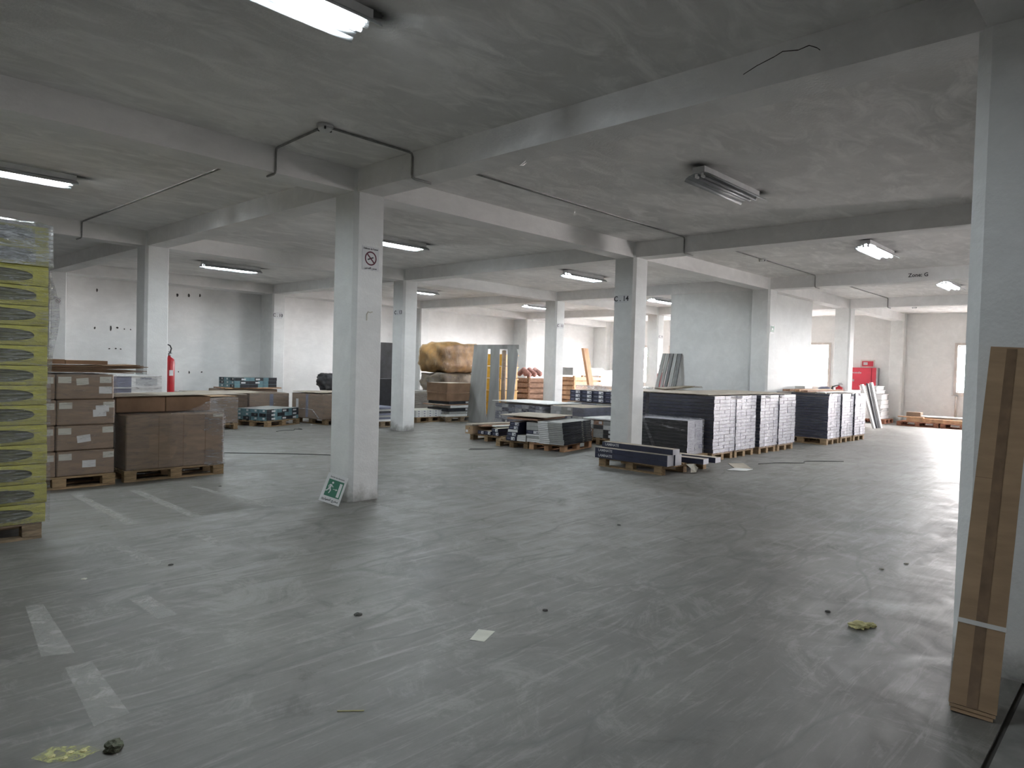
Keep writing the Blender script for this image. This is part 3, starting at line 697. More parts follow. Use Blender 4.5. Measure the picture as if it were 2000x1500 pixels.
# ------------------------------------------------------------------ fire extinguishers
def extinguisher(label,x,y,z,face,h=.62,r=.085,horn='up',mat='red_paint'):
    t=thing('fire_extinguisher',label,'fire extinguisher',(x,y,z),0,None)
    MB().lathe([(.0,0),(r*.86,.0),(r,.02),(r,h*.88),(r*.9,h*.95),(r*.5,h),(r*.28,h+.01),(r*.28,h+.03)],20).build('cylinder',mat,t,True)
    MB().lathe([(.022,h+.03),(.024,h+.07),(.012,h+.075)],10).build('valve','metal_grey',t,True)
    MB().box(-.012,-.09,h+.07,.012,.02,h+.082).box(-.012,-.07,h+.095,.012,.02,h+.105).build('handle','black_rubber',t)
    if horn=='up':
        MB().tube([(0,0,h+.05),(.02,0,h+.11),(.035,0,h+.16),(.01,0,h+.215),(-.03,0,h+.23),(-.05,0,h+.215)],.012,8).build('hose','black_rubber',t,True)
    elif horn=='loop':
        MB().tube([(0,0,h+.05),(-.05,.0,h+.12),(-.09,0,h+.22),(-.05,0,h+.30),(.0,0,h+.26),(.03,0,h+.15),(.12,0,h+.12)],.010,8).build('hose','black_rubber',t,True)
    else:
        MB().tube([(0,0,h+.05),(-.06,.06,h+.03),(-.13,.13,h-.0),(-.16,.16,h-.12)],.012,8,rs=[.012,.012,.02,.04]).build('horn','black_rubber',t,True)
    return t
e=extinguisher('tall red fire extinguisher hung on the column behind the brown cartons',.30,6.30,.86,'+u',.72,.093,'up'); sticker(e,.0,-.095,.44,.07,.10,mat='plate_white'); e.rotation_euler=(0,0,.0)
e=extinguisher('red fire extinguisher with looped hose beside the leaning grey trims',16.62,5.98,.88,'-v',.62,.12,'loop'); sticker(e,-.03,-.125,.45,.10,.12,mat='plate_white'); sticker(e,.04,-.125,.18,.08,.10,mat='plate_white')
e=extinguisher('red fire extinguisher with side horn on a far column, behind the carton row',16.39,-.02,.82,'-u',.44,.11,'side')
for (x,y,z,d_) in ((.21,6.30,1.3,0),(16.62,6.075,1.3,1),(16.49,-.02,1.0,0)):
    tag(MB().box(x-.02,y-.03,z,x+.02,y+.03,z+.04).build('wall_bracket','metal_grey'),['small metal bracket of the left fire extinguisher','small metal bracket of the middle fire extinguisher','small metal bracket of the far right fire extinguisher'][[.21,16.62,16.49].index(x)],'bracket')

# ------------------------------------------------------------------ laminate pallets (right of centre)
def lam_mesh(L,W,H):
    return MB().box(-W/2,-L/2,0,W/2,L/2,H,[0,0,1,1,2,2]).mesh('laminate_carton',['navy_carton','carton_end_print','kraft_lid'])
t_=pallet(5.24,-.80,PI/2-.05,'pallet carrying the loose cartons lettered LAMINATE',1.22,1.28,'pallet_wood',7)
LM=lam_mesh(1.34,.188,.083)
GL='loose navy laminate cartons on the front pallet'
def lam(x,y,z,rz,lab,text=True,me=LM,L=1.34):
    t=thing('laminate_carton',lab,'carton',(x,y,z),rz,GL); link('carton_body',me,t)
    if text: put_text(t,'LAMINATE',.058,(-.0955,L/2-.20,.043),(0,-1,0),(0,0,1),'ink_white')
    return t
yy=-.80
lam(4.655,yy,PT,.0,'bottom left navy laminate carton on the front pallet edge'); lam(4.850,yy-.02,PT,0,'bottom navy laminate carton second from the front pallet edge',False)
lam(4.655,yy+.0,PT+.084,0,'upper front navy carton with white LAMINATE lettering, second layer'); lam(4.850,yy-.02,PT+.084,0,'upper inner navy carton beside the front lettered one, second layer',False)
lam(4.80,yy-.02,PT+.168,-.03,'topmost navy carton lettered LAMINATE lying askew')
lam(5.32,yy-.22,PT,.05,'loose dark laminate carton with torn end on the front pallet',False)
lam(5.68,yy-.25,PT,.02,'loose dark laminate carton at the far edge of the front pallet',False)
tag(MB().poly([(5.07,-1.50,.148),(5.22,-1.55,.146),(5.24,-1.62,.09),(5.22,-1.60,.02),(5.10,-1.57,.02),(5.08,-1.58,.09)]).build('torn_paper','pale_paper'),'torn white paper hanging off the front laminate pallet','paper')
def load(name,label,x,y,nx,nz,cw,chh,L,mat_film='film_silver',group=None,rz=0,topmiss=0,film=True,seed=1,lid=False):
    """cartons long in y, near face at y=-L/2"""
    t=thing(name,label,'wrapped load',(x,y,PT),rz,group)
    me=lam_mesh(L,cw-.007,chh-.006)
    for k in range(nz):
        for i_ in range(nx):
            if k==nz-1 and topmiss and i_ in topmiss: continue
            link('carton',me,t,(-(nx-1)*cw/2+i_*cw+random.uniform(-.002,.002),random.uniform(-.006,.006),k*chh))
    if film: film_shell(t,-nx*cw/2,-L/2,-.02,nx*cw/2,L/2,nz*chh,mat_film,.008,0,False,'stretch_film',seed,.055,'y'); film_shell(t,-nx*cw/2,-L/2,-.02,nx*cw/2,L/2,nz*chh,'film_thin',.006,0,True,'stretch_film',seed,.08,'xX')
    return t
GW='film wrapped laminate carton loads in the long row'
L1=1.34; xs=[7.20,8.052,9.03,9.885]
for k,x in enumerate(xs):
    yb=(-1.07,-1.085,-1.12,-1.14)[k]
    pallet(x,yb+.62,PI/2,f"pallet under the {['first','second','third','fourth'][k]} wrapped laminate load of the long row",1.2,.8)
    t=load('laminate_load',f"{['first','second','third','fourth'][k]} silver wrapped laminate load of the long row, from the left",x,yb+L1/2,4,16,.211,.0635,L1,group=GW,topmiss=[None,(3,),(0,),(1,),(0,)][k+1],seed=40+k)
    if k!=0:
        put_text(t,'\u2261\u2237\u2261',.10,(.24,-L1/2-.022,.16),(1,0,0),(0,0,1),'bluegrey_carton','stamp',.6)
for k,x in enumerate(xs[:3]):
    pallet(x,.86,PI/2,f"hidden rear pallet behind the {['first','second','third'][k]} wrapped laminate load",.8,.8)
    load('laminate_load',f"rear laminate load behind the {['first','second','third'][k]} silver wrapped load",x,.72,4,16,.203,.0635,.74,group='rear laminate loads behind the long row',seed=50+k,mat_film='film_thin')
zt=PT+16*.0635
for k,(x0,x1,y0,y1,lab) in enumerate([(6.78,8.75,-.95,.40,'front left kraft cardboard sheet over the long wrapped row'),(6.80,8.72,.42,1.10,'rear left kraft cardboard sheet over the long wrapped row'),(8.77,10.36,-1.02,.42,'right kraft cardboard sheet over the long wrapped row')]):
    o=MB().box(x0,y0,zt+.014,x1,y1,zt+.024).build('cardboard_sheet','kraft_lid'); tag(o,lab,'cardboard')
# dark folded sheet
mb=MB(); P_=[(0,0,.0),(.25,.05,.02),(.55,.0,.045),(.8,-.02,.07),(1.0,.0,.06)]
for a,b_ in zip(P_[:-1],P_[1:]):
    mb.poly([a,b_,(b_[0]+.1,.5,b_[2]*.7+.01),(a[0]+.1,.5,a[2]*.7+.01)]); mb.poly([(a[0],0.02,a[2]+.015),(b_[0],.02,b_[2]+.02),(b_[0]+.1,.5,b_[2]*.7+.03),(a[0]+.1,.5,a[2]*.7+.03)])
o=mb.build('folded_tarp','olive_cloth',None,False,(8.0,.65,zt+.03),-.35); o.modifiers.new('thickness','SOLIDIFY').thickness=.008; tag(o,'dark folded sheet lying on the long wrapped row','sheet')
# half-height wrapped load
pallet(6.43,-.42,PI/2,'pallet under the low wrapped black carton load',1.15,.62)
t=thing('laminate_load','low half height wrapped load of dark cartons behind the LAMINATE pallet','wrapped load',(6.40,-.42,PT)); me=MB().box(-.13,-.5,0,.13,.5,.058,[0,0,1,1,1,1]).mesh('carton_body',['black_carton','carton_end_print'])
for k in range(10):
    for i_ in (-1,1): link('carton',me,t,(i_*.132,random.uniform(-.004,.004),k*.059))
film_shell(t,-.27,-.51,-.02,.27,.52,.60,'film_silver',.014,0,True,'stretch_film',60,.045,'yX'); film_shell(t,-.27,-.50,-.02,.27,.52,.60,'film_thin',.012,0,False,'stretch_film',61,.06,'x')
mb=MB(); mb.poly([(-.29,.42,.60),(-.29,.36,.60),(-.29,.06,.0),(-.29,.13,.0)]); mb.poly([(-.285,.45,.56),(-.285,.45,.53),(-.30,-.48,.40),(-.30,-.48,.44)]); mb.build('twisted_film','film_silver',t)
put_text(t,'\u2261\u2237\u2261',.13,(.14,-.535,.13),(1,0,0),(0,0,1),'bluegrey_carton','stamp',.6)
# second group of three
for k,x in enumerate([12.13,12.96,13.79]):
    yb=-1.34-.03*k
    pallet(x,yb+.62,PI/2,f"pallet under the {['left','middle','right'][k]} load of the farther wrapped group",1.2,.8)
    t=load('laminate_load',f"{['left','middle','right'][k]} silver wrapped load of the farther group of three",x,yb+.65,4,16,.2,.0635,1.28,group='farther group of three wrapped laminate loads',seed=70+k,topmiss=[(0,),(3,),(1,)][k])
for k,(x0,x1,y0,y1,zz_,h,lab,mt) in enumerate([(11.75,14.2,-.85,-.70,0,.04,'front brown timber batten on the farther wrapped group','old_board'),(11.72,13.6,-.45,-.28,0,.05,'thick dark timber batten on the farther wrapped group','old_board'),(11.9,14.1,-.6,-.5,.0,.05,'middle timber batten on the farther wrapped group','raw_timber'),(12.0,13.9,-1.15,-.95,0,.012,'white sheet lying on the farther wrapped group','white_carton')]):
    tag(MB().box(x0,y0,zt+.02+zz_,x1,y1,zt+.02+zz_+h).build('batten' if 'batten' in lab else 'white_sheet',mt),lab,'timber' if 'batten' in lab else 'sheet')
tag(MB().box(13.05,-.30,zt+.02,13.55,-.05,zt+.13).build('white_box','white_carton'),'small white box lying on the farther wrapped group','box')
t=thing('dark_helmet','dark rounded dome shape on top of the farther wrapped group','helmet',(14.05,-.42,zt+.02)); MB().lathe([(.17,0),(.17,.03),(.14,.08),(.07,.11),(.0,.115)],16).build('shell','bluegrey_carton',t,True); MB().lathe([(.20,.0),(.20,.012),(.17,.014)],16).build('brim','bluegrey_carton',t,True)
# floor cardboards near pallet
for k,(pts,mt,lab) in enumerate([([(6.28,-1.72),(6.75,-1.38),(7.0,-1.55),(6.45,-1.95)],'kraft_lid','flat kraft cardboard piece on the floor beside the laminate pallet'),([(5.95,-1.75),(6.3,-1.72),(6.42,-1.98),(6.12,-2.0)],'white_carton','white card scrap on the floor by the laminate pallet')]):
    o=MB().prism(pts,.004,.010).build('floor_cardboard',mt); tag(o,lab,'cardboard')

# ------------------------------------------------------------------ striped panel pallet
A=.1955; ca,sa=math.cos(A),math.sin(A)
def loc_(x,y,ox=5.52,oy=1.30): return (ox+x*ca-y*sa, oy+x*sa+y*ca)
x,y=loc_(.62,.38); pallet(x,y,A,'pallet under the stack of thin black and white boxes',1.2,.76,'raw_timber')
x,y=loc_(.62,1.16); pallet(x,y,A,'pallet under the mixed navy and white cartons beside the striped stack',1.2,.74,'pallet_wood')
GS='thin flat boxes in the striped stack'
bb=MB(); bb.box(-.60,-.26,0,.60,.26,.0305,[0,1,1,0,3,3]); me_=bb.mesh('panel_box',['grey_carton','black_carton','white_carton','grey_carton'])
ordn=['lowest','second','third','fourth','fifth','sixth','seventh','eighth','ninth','tenth','eleventh','topmost']
x,y=loc_(.50,.20)
for k in range(12):
    t=thing('flat_box',f'thin flat black, grey and white box, {ordn[k]} in the striped stack','box',(x+random.uniform(-.006,.006)-.0035*k,y+random.uniform(-.006,.006)+.002*k,PT+k*.0355),A-.004*k*(.3),GS)
    link('box_body',me_,t)
    MB().box(-.603,.05,.0005,-.60,.262,.0300).build('white_end','white_carton',t); MB().box(.18,-.2612,.012,.25,-.26,.024).box(.36,-.2612,.016,.56,-.26,.020).build('label','pale_paper',t)
o=MB().box(-.62,-.05,0,.45,1.0,.012).build('cover_board','kraft_lid',None,False,(*loc_(.60,.42),PT+.48),A); tag(o,'pale cover board lying over the mixed carton stack','board')
# mixed cartons left of it
GN='navy cartons with white labels'
def navy(label,x,y,z,rz,L=1.1,W=.19,H=.075,mat='navy_carton',group=GN,lab=True,side='navy_carton',top='kraft_lid'):
    """long along local x, labelled end at -x"""
    t=thing('navy_carton' if mat=='navy_carton' else 'carton',label,'carton',(x,y,z),rz,group)
    MB().box(-L/2,-W/2,0,L/2,W/2,H,[1,1,0,0,2,2]).build('carton_body',[side,mat,top],t)
    if lab: MB().box(-L/2-.0012,-W*.40,H*.14,-L/2,-W*.02,H*.86).build('white_label','plate_white',t); MB().box(-L/2-.0018,-W*.36,H*.3,-L/2-.001,-W*.24,H*.55).build('label_print','print_ink',t); MB().box(-L/2-.0012,W*.08,H*.4,-L/2,W*.38,H*.6).build('brand_stripe','bluegrey_carton',t)
    return t
row=[('white_carton',.035),('white_carton',.035),('grey_carton',.05),('white_carton',.035),('navy_carton',.075),('grey_carton',.075),('grey_carton',.075)]
mixlab=['lowest white','second white','third grey','fourth white','fifth navy','sixth grey','topmost grey']
z=PT
for k,(mt,h) in enumerate(row):
    x,y=loc_(.56,.66); navy(f'{mixlab[k]} box in the short stack left of the striped boxes',x,y,z,A,1.15,.30,h-.003,mt,'mixed boxes left of the striped stack',mt=='navy_carton','grey_carton' if mt!='navy_carton' else 'navy_carton','pale_paper'); z+=h
z=PT
for k,(mt,h) in enumerate([('navy_carton',.085),('navy_carton',.085),('white_carton',.05),('navy_carton',.075),('navy_carton',.075)]):
    for c in (0,):
        x,y=loc_(.52,1.12-.02*k); navy(f"{['lowest','second','middle white','fourth','topmost'][k]} carton of the labelled stack between the two low pallets",x,y,z,A,1.2,.22,h-.003,mt,GN,mt=='navy_carton'); z+=h
for k in range(3):
    x,y=loc_(.50,.90); o=navy(f"{['lowest','middle','upper'][k]} white slat box set low between navy cartons",x,y,PT+.04*k,A,1.1,.2,.037,'white_carton','white slat boxes on the mixed pallet',False,'grey_carton','pale_paper')
o=MB().box(-.62,-.30,0,.55,.38,.03).build('cover_board','old_board',None,False,(*loc_(.60,.88),PT+.415),A+.02); tag(o,'worn brown board on top of the mixed cartons','board')

# ------------------------------------------------------------------ low pallet with long cartons
pallet(6.26,3.50,.03,'low pallet with flat navy cartons and long boards',1.25,.94,'pallet_wood',7)
for (yy,zl,lab) in [(3.62,0,'flat navy carton with white label, left on the low pallet'),(3.42,0,'flat navy carton with white label, second on the low pallet'),(3.19,0,'lower navy carton of the double right stack on the low pallet'),(3.19,.078,'upper navy carton of the double right stack on the low pallet')]:
    navy(lab,6.25-(0 if zl==0 else .02),yy,PT+zl,.02,1.28,.185,.075)
t=navy('brown end carton overhanging the left edge of the low pallet',6.20,3.83,PT-.0,.03,1.5,.22,.17,'cardboard','long cartons on the low pallet',False,'cardboard','kraft_lid')
MB().box(-.752,-.02,.11,-.75,.0,.13).build('hand_hole','joint_dark',t); MB().box(-.752,.03,.03,-.75,.09,.08).build('white_label','plate_white',t)
for k,(x0,y0,x1,y1,z0,w_,lab,mt) in enumerate([(5.45,3.80,7.5,3.5,.33,.22,'long pale board lying highest on the low pallet','kraft_lid'),(5.60,3.62,7.3,3.30,.30,.18,'long brown edged board, second on the low pallet','old_board'),(5.75,3.36,7.2,3.10,.31,.16,'white long board on the right of the low pallet','white_carton')]):
    a=math.atan2(y1-y0,x1-x0); Lb=math.hypot(x1-x0,y1-y0)
    o=MB().box(-Lb/2,-w_/2,0,Lb/2,w_/2,.025).build('long_board',mt,None,False,((x0+x1)/2,(y0+y1)/2,z0),a); tag(o,lab,'board')

# ------------------------------------------------------------------ wrapped pallets behind the middle
GM='film wrapped mixed cartons behind the striped stack'
def wrapload(label,x0,y0,x1,y1,h,rows,cols,mats,film='stretch_film',group=GM,rz=0,seed=0,lab=True,pmat='pallet_wood',top='kraft_lid',dirx=True,name='wrapped_load'):
    cx_,cy_=(x0+x1)/2,(y0+y1)/2; Lx,Ly=x1-x0,y1-y0
    if Lx>=Ly: pallet(cx_,cy_,rz,'pallet under the '+label,min(Lx,1.3),max(.8,min(Ly,1.2)),pmat)
    else: pallet(cx_,cy_,rz+PI/2,'pallet under the '+label,min(Ly,1.5),max(.8,min(Lx,1.2)),pmat)
    t=thing(name,label,'wrapped load',(cx_,cy_,PT),rz,group); rnd=random.Random(seed+5)
    cw=Ly/cols; hh=h/rows
    for k in range(rows):
        for c in range(cols):
            mt=mats[(k*cols+c+ (k*k)%3)%len(mats)]
            y=-Ly/2+cw*(c+.5)
            MB().box(-Lx/2,y-cw/2+.002,k*hh,Lx/2,y+cw/2-.002,(k+1)*hh-.003,[0,0,0,0,1,1]).build('carton',[mt,top],t)
            if lab and rnd.random()<.6: MB().box(-Lx/2-.002,y-cw*.36,k*hh+hh*.2,-Lx/2,y-cw*.05,k*hh+hh*.8).build('white_label','plate_white',t)
    if film: film_shell(t,-Lx/2,-Ly/2,-.01,Lx/2,Ly/2,h,film,.012,0,True,'stretch_film',seed,.08,'xyX')
    return t
wrapload('wrapped blue grey cartons, left of the two middle wrapped stacks',7.4,3.45,8.6,4.95,.55,6,7,['bluegrey_carton','navy_carton','carton_side_print'],'film_silver',seed=81)
wrapload('wrapped grey cartons between the blue grey and navy stacks',7.5,2.35,8.7,3.30,.58,6,3,['carton_side_print','bluegrey_carton','grey_carton'],'film_dusty',seed=82)
o=MB().box(-.62,-.8,0,.62,.95,.014).build('white_sheet','white_carton',None,False,(8.0,4.1,.74),0); tag(o,'white sheet lying over the blue grey wrapped cartons','sheet')
t=wrapload('tall stack of film wrapped grey cartons left of the C . 14 column',8.8,2.1,10.0,3.85,.62,7,4,['carton_side_print','grey_carton','bluegrey_carton'],'film_dusty',seed=83)
for r_ in range(3):
    for c in range(5):
        yy=2.25+c*.345
        if r_==0 or c in (0,4) or True: navy(f"{['lower','middle','upper'][r_]} navy carton, {['first','second','third','fourth','fifth'][c]} from the C . 14 column, on the tall wrapped stack",9.4,yy-.0,PT+.64+r_*.092,0,1.15,.335,.088,'navy_carton','navy cartons on the tall wrapped stack')
o=MB().box(-.6,-.7,0,.6,.75,.10).build('wrapped_board_pack','film_white_top',None,False,(9.45,2.9,PT+.93),0); tag(o,'flat white film wrapped pack on top of the navy cartons','pack')
navy_t=MB().box(-.5,-.3,0,.5,.3,.012)
wrapload('wrapped dark cartons right of the striped stack, near the C . 14 column',7.25,1.40,8.05,2.15,.36,4,3,['black_carton','grey_carton','old_board','white_carton'],'film_dusty',seed=84)
o=MB().box(-.42,-.38,0,.42,.38,.03).build('white_sheet','white_carton',None,False,(7.65,1.78,PT+.375),0); tag(o,'white board on the dark cartons near the C . 14 column','sheet')

# ------------------------------------------------------------------ big leaning door skins and things round them
board_t=thing('slotted_board','large grey wood grain board cut with two tall slots, leaning on the ochre load','board',(8.86,6.7,0))
for k,(ya,yb,yc,yd,zt_,lab,sl) in enumerate([(7.60,7.04,7.60,6.69,2.17,'left grey wood grain panel leaning on the ochre load',.0),(6.93,6.58,6.72,6.15,2.14,'middle narrow grey wood grain panel, curved edge',.0),(6.28,5.86,6.02,5.78,2.13,'right grey wood grain panel with a rounded top corner',.0)]):
    n_=10; L_=[];R_=[]
    for i_ in range(n_+1):
        s=i_/n_; z=zt_*s
        yl=yc+(ya-yc)*s + (-.04*math.sin(s*PI)); yr=yd+(yb-yd)*(s**.6)
        if k==2 and s>.9: yr+=.12*((s-.9)/.1)**2
        L_.append((yl,z)); R_.append((yr,z))
    mb=MB()
    for i_ in range(n_):
        (l0,z0),(l1,z1)=L_[i_],L_[i_+1]; (r0,_),(r1,_)=R_[i_],R_[i_+1]
        x0=8.86+z0*.14; x1=8.86+z1*.14; q=len(mb.v)
        mb.v+=[(x0,l0,z0),(x0,r0,z0),(x1,r1,z1),(x1,l1,z1),(x0+.02,l0,z0),(x0+.02,r0,z0),(x1+.02,r1,z1),(x1+.02,l1,z1)]
        for f in [(0,1,2,3),(7,6,5,4),(0,3,7,4),(1,5,6,2),(0,4,5,1),(3,2,6,7)]: mb.f.append(tuple(q+j for j in f)); mb.m.append(0)
    mb.v=[(a-8.86,b-6.7,c) for a,b,c in mb.v]; mb.build('board_strip','door_skin',board_t)
MB().box(.30,-.84,2.05,.315,.9,2.17).build('top_strip','door_skin',board_t)
def lumpy(name,label,cat,x,y,z,sx_,sy_,sz_,mat,seed=0,amp=.12,boxy=.6,rz=0,film=None,group=None):
    bm=bmesh.new(); bmesh.ops.create_cube(bm,size=2); bmesh.ops.subdivide_edges(bm,edges=bm.edges[:],cuts=9,use_grid_fill=True)
    for v in bm.verts:
        p=v.co.copy(); s=p.normalized(); q=p*boxy+s*(1-boxy)*1.25
        d=noise.noise(p*1.7+Vector((seed,seed*2,0)))*amp+noise.noise(p*4+Vector((seed,0,3)))*amp*.5
        q=q*(1+d); q.z=max(q.z,-1.0); v.co=Vector((q.x*sx_/2,q.y*sy_/2,(q.z+1)*sz_/2))
    me=bpy.data.meshes.new(name); bm.to_mesh(me); bm.free(); me.materials.append(MATS[mat])
    for p in me.polygons: p.use_smooth=True
    if film:
        t=thing(name,label,cat,(x,y,z),rz,group); link('load_body',me,t)
        f=me.copy(); f.materials.clear(); f.materials.append(MATS[film]); o=link('stretch_film',f,t); o.scale=(1.03,1.03,1.02); return t
    o=link(name,me,None,(x,y,z),rz); return tag(o,label,cat,group)
# ochre load behind panels: three tiers
pallet(9.95,9.45,0,'pallet under the ochre wrapped load',1.2,.8,'pallet_wood_old')
t=thing('brown_carton','wide brown carton base beneath the ochre wrapped load','carton',(9.95,9.45,PT)); link('carton_body',carton_mesh(1.5,.9,.5,'cardboard_dark'),t)
lumpy('wrapped_bundle','dark olive film wrapped bundle under the ochre one','wrapped load',9.95,9.45,PT+.5,1.6,1.0,.68,'olive_cloth',3,.12,.75,0,'film_thin')
lumpy('wrapped_bundle','ochre film wrapped bundle behind the left leaning panel','wrapped load',9.95,9.5,PT+1.18,1.65,1.0,.90,'ochre_cloth',8,.14,.6,0,'ochre_film')
pallet(10.42,7.75,0,'pallet under the orange stack behind the panels',1.0,.8)
for k in range(5):
    o=thing('orange_crate',f"{['lowest','second','third','fourth','topmost'][k]} orange crate behind the leaning panels",'crate',(10.42,7.75,PT+k*.36),.03*k,'orange crates behind the leaning panels')
    MB().box(-.4,-.35,0,.4,.35,.02).box(-.4,-.35,0,.4,-.33,.34).box(-.4,.33,0,.4,.35,.34).box(-.4,-.33,0,-.38,.33,.34).box(.38,-.33,0,.4,.33,.34).build('crate_body','orange_plastic',o)
    MB().box(-.42,-.37,.31,.42,.37,.345).build('rim','orange_plastic',o)
# cardboard tube
o=MB().tube([(8.75,6.0,.02),(9.18,6.42,2.0)],.06,12).build('cardboard_tube','cardboard_wrapped',None,True); tag(o,'upright cardboard tube leaning between the grey panels','tube')
# white boxed tiles pallet behind column C.13
pallet(7.73,8.16,.03,'pallet under the stacked white cartons right of the C . 13 column',1.0,.8,'pallet_wood')
GT='small white cartons right of the C . 13 column'
for k in range(3):
    for c in range(5):
        z=PT+k*.062; x=7.34+c*.20
        t=thing('white_carton',f"white carton, {['bottom','middle','top'][k]} row, {['first','second','third','fourth','fifth'][c]} from the C . 13 column",'carton',(x,8.15,z),.0,GT); MB().box(-.097,-.38,0,.097,.38,.06,[0,0,0,0,1,1]).build('carton_body',['white_carton','pale_paper'],t); MB().box(-.03,-.3812,.02,.03,-.38,.04).build('print','bluegrey_carton',t)
t=thing('wrapped_load','grey green wrapped load behind the small white cartons','wrapped load',(8.22,9.4,0)); 
for k in range(5): MB().box(-.7,-.4,PT+k*.13,.7,.4,PT+k*.13+.125,[1,1,0,0,0,0]).build('carton',['grey_carton','white_carton'],t)
film_shell(t,-.71,-.41,PT,.71,.41,PT+.66,'film_dusty',.012,0,True,'stretch_film',91,.08,'xy'); pallet(8.22,9.4,0,'pallet under the grey green wrapped load')
# second pallet
pallet(8.62,7.98,0,'old pallet with mixed dark boxes left of the leaning panels',1.1,1.1,'pallet_wood_old',7)
z=PT
mix=[('white_carton',.07,0,1.0),('grey_carton',.07,.05,.9),('black_carton',.10,.0,.95),('white_carton',.075,.06,.8),('old_board',.03,-.1,1.1),('black_carton',.08,0,.9),('cardboard_dark',.22,.0,1.0),('old_board',.03,.05,1.15),('cardboard_dark',.26,-.02,1.0)]  # upper brown boxes take the darker card to paint in shadow
for k,(mt,h,dx,L_) in enumerate(mix):
    t=thing('flat_box',f"{['lowest white','second grey','third black','fourth white','fifth brown','sixth black','seventh brown','eighth brown','topmost brown'][k]} flat box of the mixed stack left of the panels",'box',(8.62+dx,7.95,z),.03*((k%3)-1),'mixed boxes left of the leaning panels')
    MB().box(-L_/2,-.42,0,L_/2,.42,h-.006,[0,0,0,0,1,1]).build('box_body',[mt,'kraft_lid'],t)
    if h>.06 and 'carton' in mt: MB().box(.2,-.4215,h*.2,.42,-.42,h*.8).build('label','plate_white',t)
    z+=h

# dark boards behind the front column
for k,(x,y,w_,h,lab,mt,z0) in enumerate([(6.95,9.0,.9,2.15,'tall dark grey board standing behind the front column','dark_grey_board',0.0)]):
    o=MB().box(-w_/2,0,0,w_/2,.05,h).build('dark_board',mt,None,False,(x,y,z0)); o.rotation_euler=(-.03,0,0); tag(o,lab,'board')
t=thing('black_carton','tall black carton standing in front of the dark grey board','carton',(6.9,8.75,PT*0)); link('carton_body',carton_mesh(.9,.2,1.15,'black_carton'),t)
pallet(5.70,7.55,0,'pallet with striped flat boards right behind the front column',1.0,.8,'pallet_wood_old')
z=PT
for k,mt in enumerate(['white_carton','bluegrey_carton','grey_carton','bluegrey_carton','black_carton','grey_carton','bluegrey_carton']):
    h=.05; o=MB().box(-.55,-.4,0,.5,.4,h-.006).build('flat_board_box',mt,None,False,(5.70+.01*(k%2),7.55,z),.02*(k%3-1)); tag(o,f"{['lowest','second','third','fourth','fifth','sixth','topmost'][k]} flat board box behind the front column's right edge",'box','flat board boxes behind the front column'); z+=h

# ------------------------------------------------------------------ row of brown cartons at the back left
def bigcarton(label,x0,y0,x1,y1,h,rz=0,film='film_dusty',z=PT,pal=True,mat='cardboard_wrapped',tapes=(),group=None,seed=0,pmat='pallet_wood',pl=None):
    cx_,cy_=(x0+x1)/2,(y0+y1)/2
    if pal:
        if x1-x0>=y1-y0: pallet(cx_,cy_,rz,'pallet under the '+label,max(.8,min(1.2,x1-x0)),max(.8,min(1.0,y1-y0)),pmat)
        else: pallet(cx_,cy_,rz+PI/2,'pallet under the '+label,max(.8,min(1.2,y1-y0)),max(.8,min(1.0,x1-x0)),pmat)
    t=thing('large_carton',label,'carton',(cx_,cy_,z),rz,group); Lx,Ly=x1-x0,y1-y0
    link('carton_body',carton_mesh(Lx,Ly,h,mat,.01),t)
    MB().box(-Lx/2+.02,-.035,h,Lx/2-.02,.035,h+.0015).build('packing_tape','tape_brown',t)
    for (fc,a) in tapes:
        if fc=='u': MB().box(-Lx/2-.002,a-.05,.02,-Lx/2,a+.05,h-.02).build('printed_tape','bluegrey_carton',t)
        else: MB().box(a-.05,-Ly/2-.002,.02,a+.05,-Ly/2,h-.02).build('printed_tape','bluegrey_carton',t)
    if film: film_shell(t,-Lx/2,-Ly/2,-.01,Lx/2,Ly/2,h,film,.012,.0,True,'stretch_film',seed,.08,'xyX')
    return t
GC='big brown cartons on pallets along the left wall'
bigcarton('shiny film wrapped brown carton right of the big front carton',1.80,8.42,2.62,9.35,.56,0,'stretch_film',group=GC,seed=101)
bigcarton('wide brown carton in the back row, left one',2.35,9.85,3.55,10.8,.57,0,'film_dusty',tapes=(('v',-.2),),group=GC,seed=102)
bigcarton('wide brown carton in the back row with a blue tape, right one',3.6,9.85,4.68,10.8,.58,0,'film_thin',tapes=(('v',.05),),group=GC,seed=103)
t=bigcarton('big grey brown carton half hidden by the front column',4.62,8.30,5.85,9.55,.615,.10,'film_dusty',tapes=(('u',-.0),),group=GC,seed=104)
sticker(t,-.6165,.40,.36,.10,.22,'-u','plate_white'); MB().box(-.35,-.6265,.47,-.28,-.625,.5).box(-.30,-.6265,.40,-.16,-.625,.44).build('paper_label','pale_paper',t); MB().box(-.08,-.6265,.45,.3,-.625,.55).build('blue_label','navy_carton',t)
MB().tube([(-.63,.30,.22),(-.635,.0,.24),(-.64,-.25,.22),(-.645,-.40,.12),(-.65,-.52,.02)],.009,6).build('loose_film_rope','film_white_top',t,True)
bigcarton('brown carton against the left wall carrying the upper teal boxes',3.55,11.15,5.05,12.1,.62,0,None,group=GC,seed=105)
bigcarton('low brown carton against the left wall behind the extinguisher',1.4,10.6,2.2,11.6,.60,0,'film_thin',group=GC,seed=106)
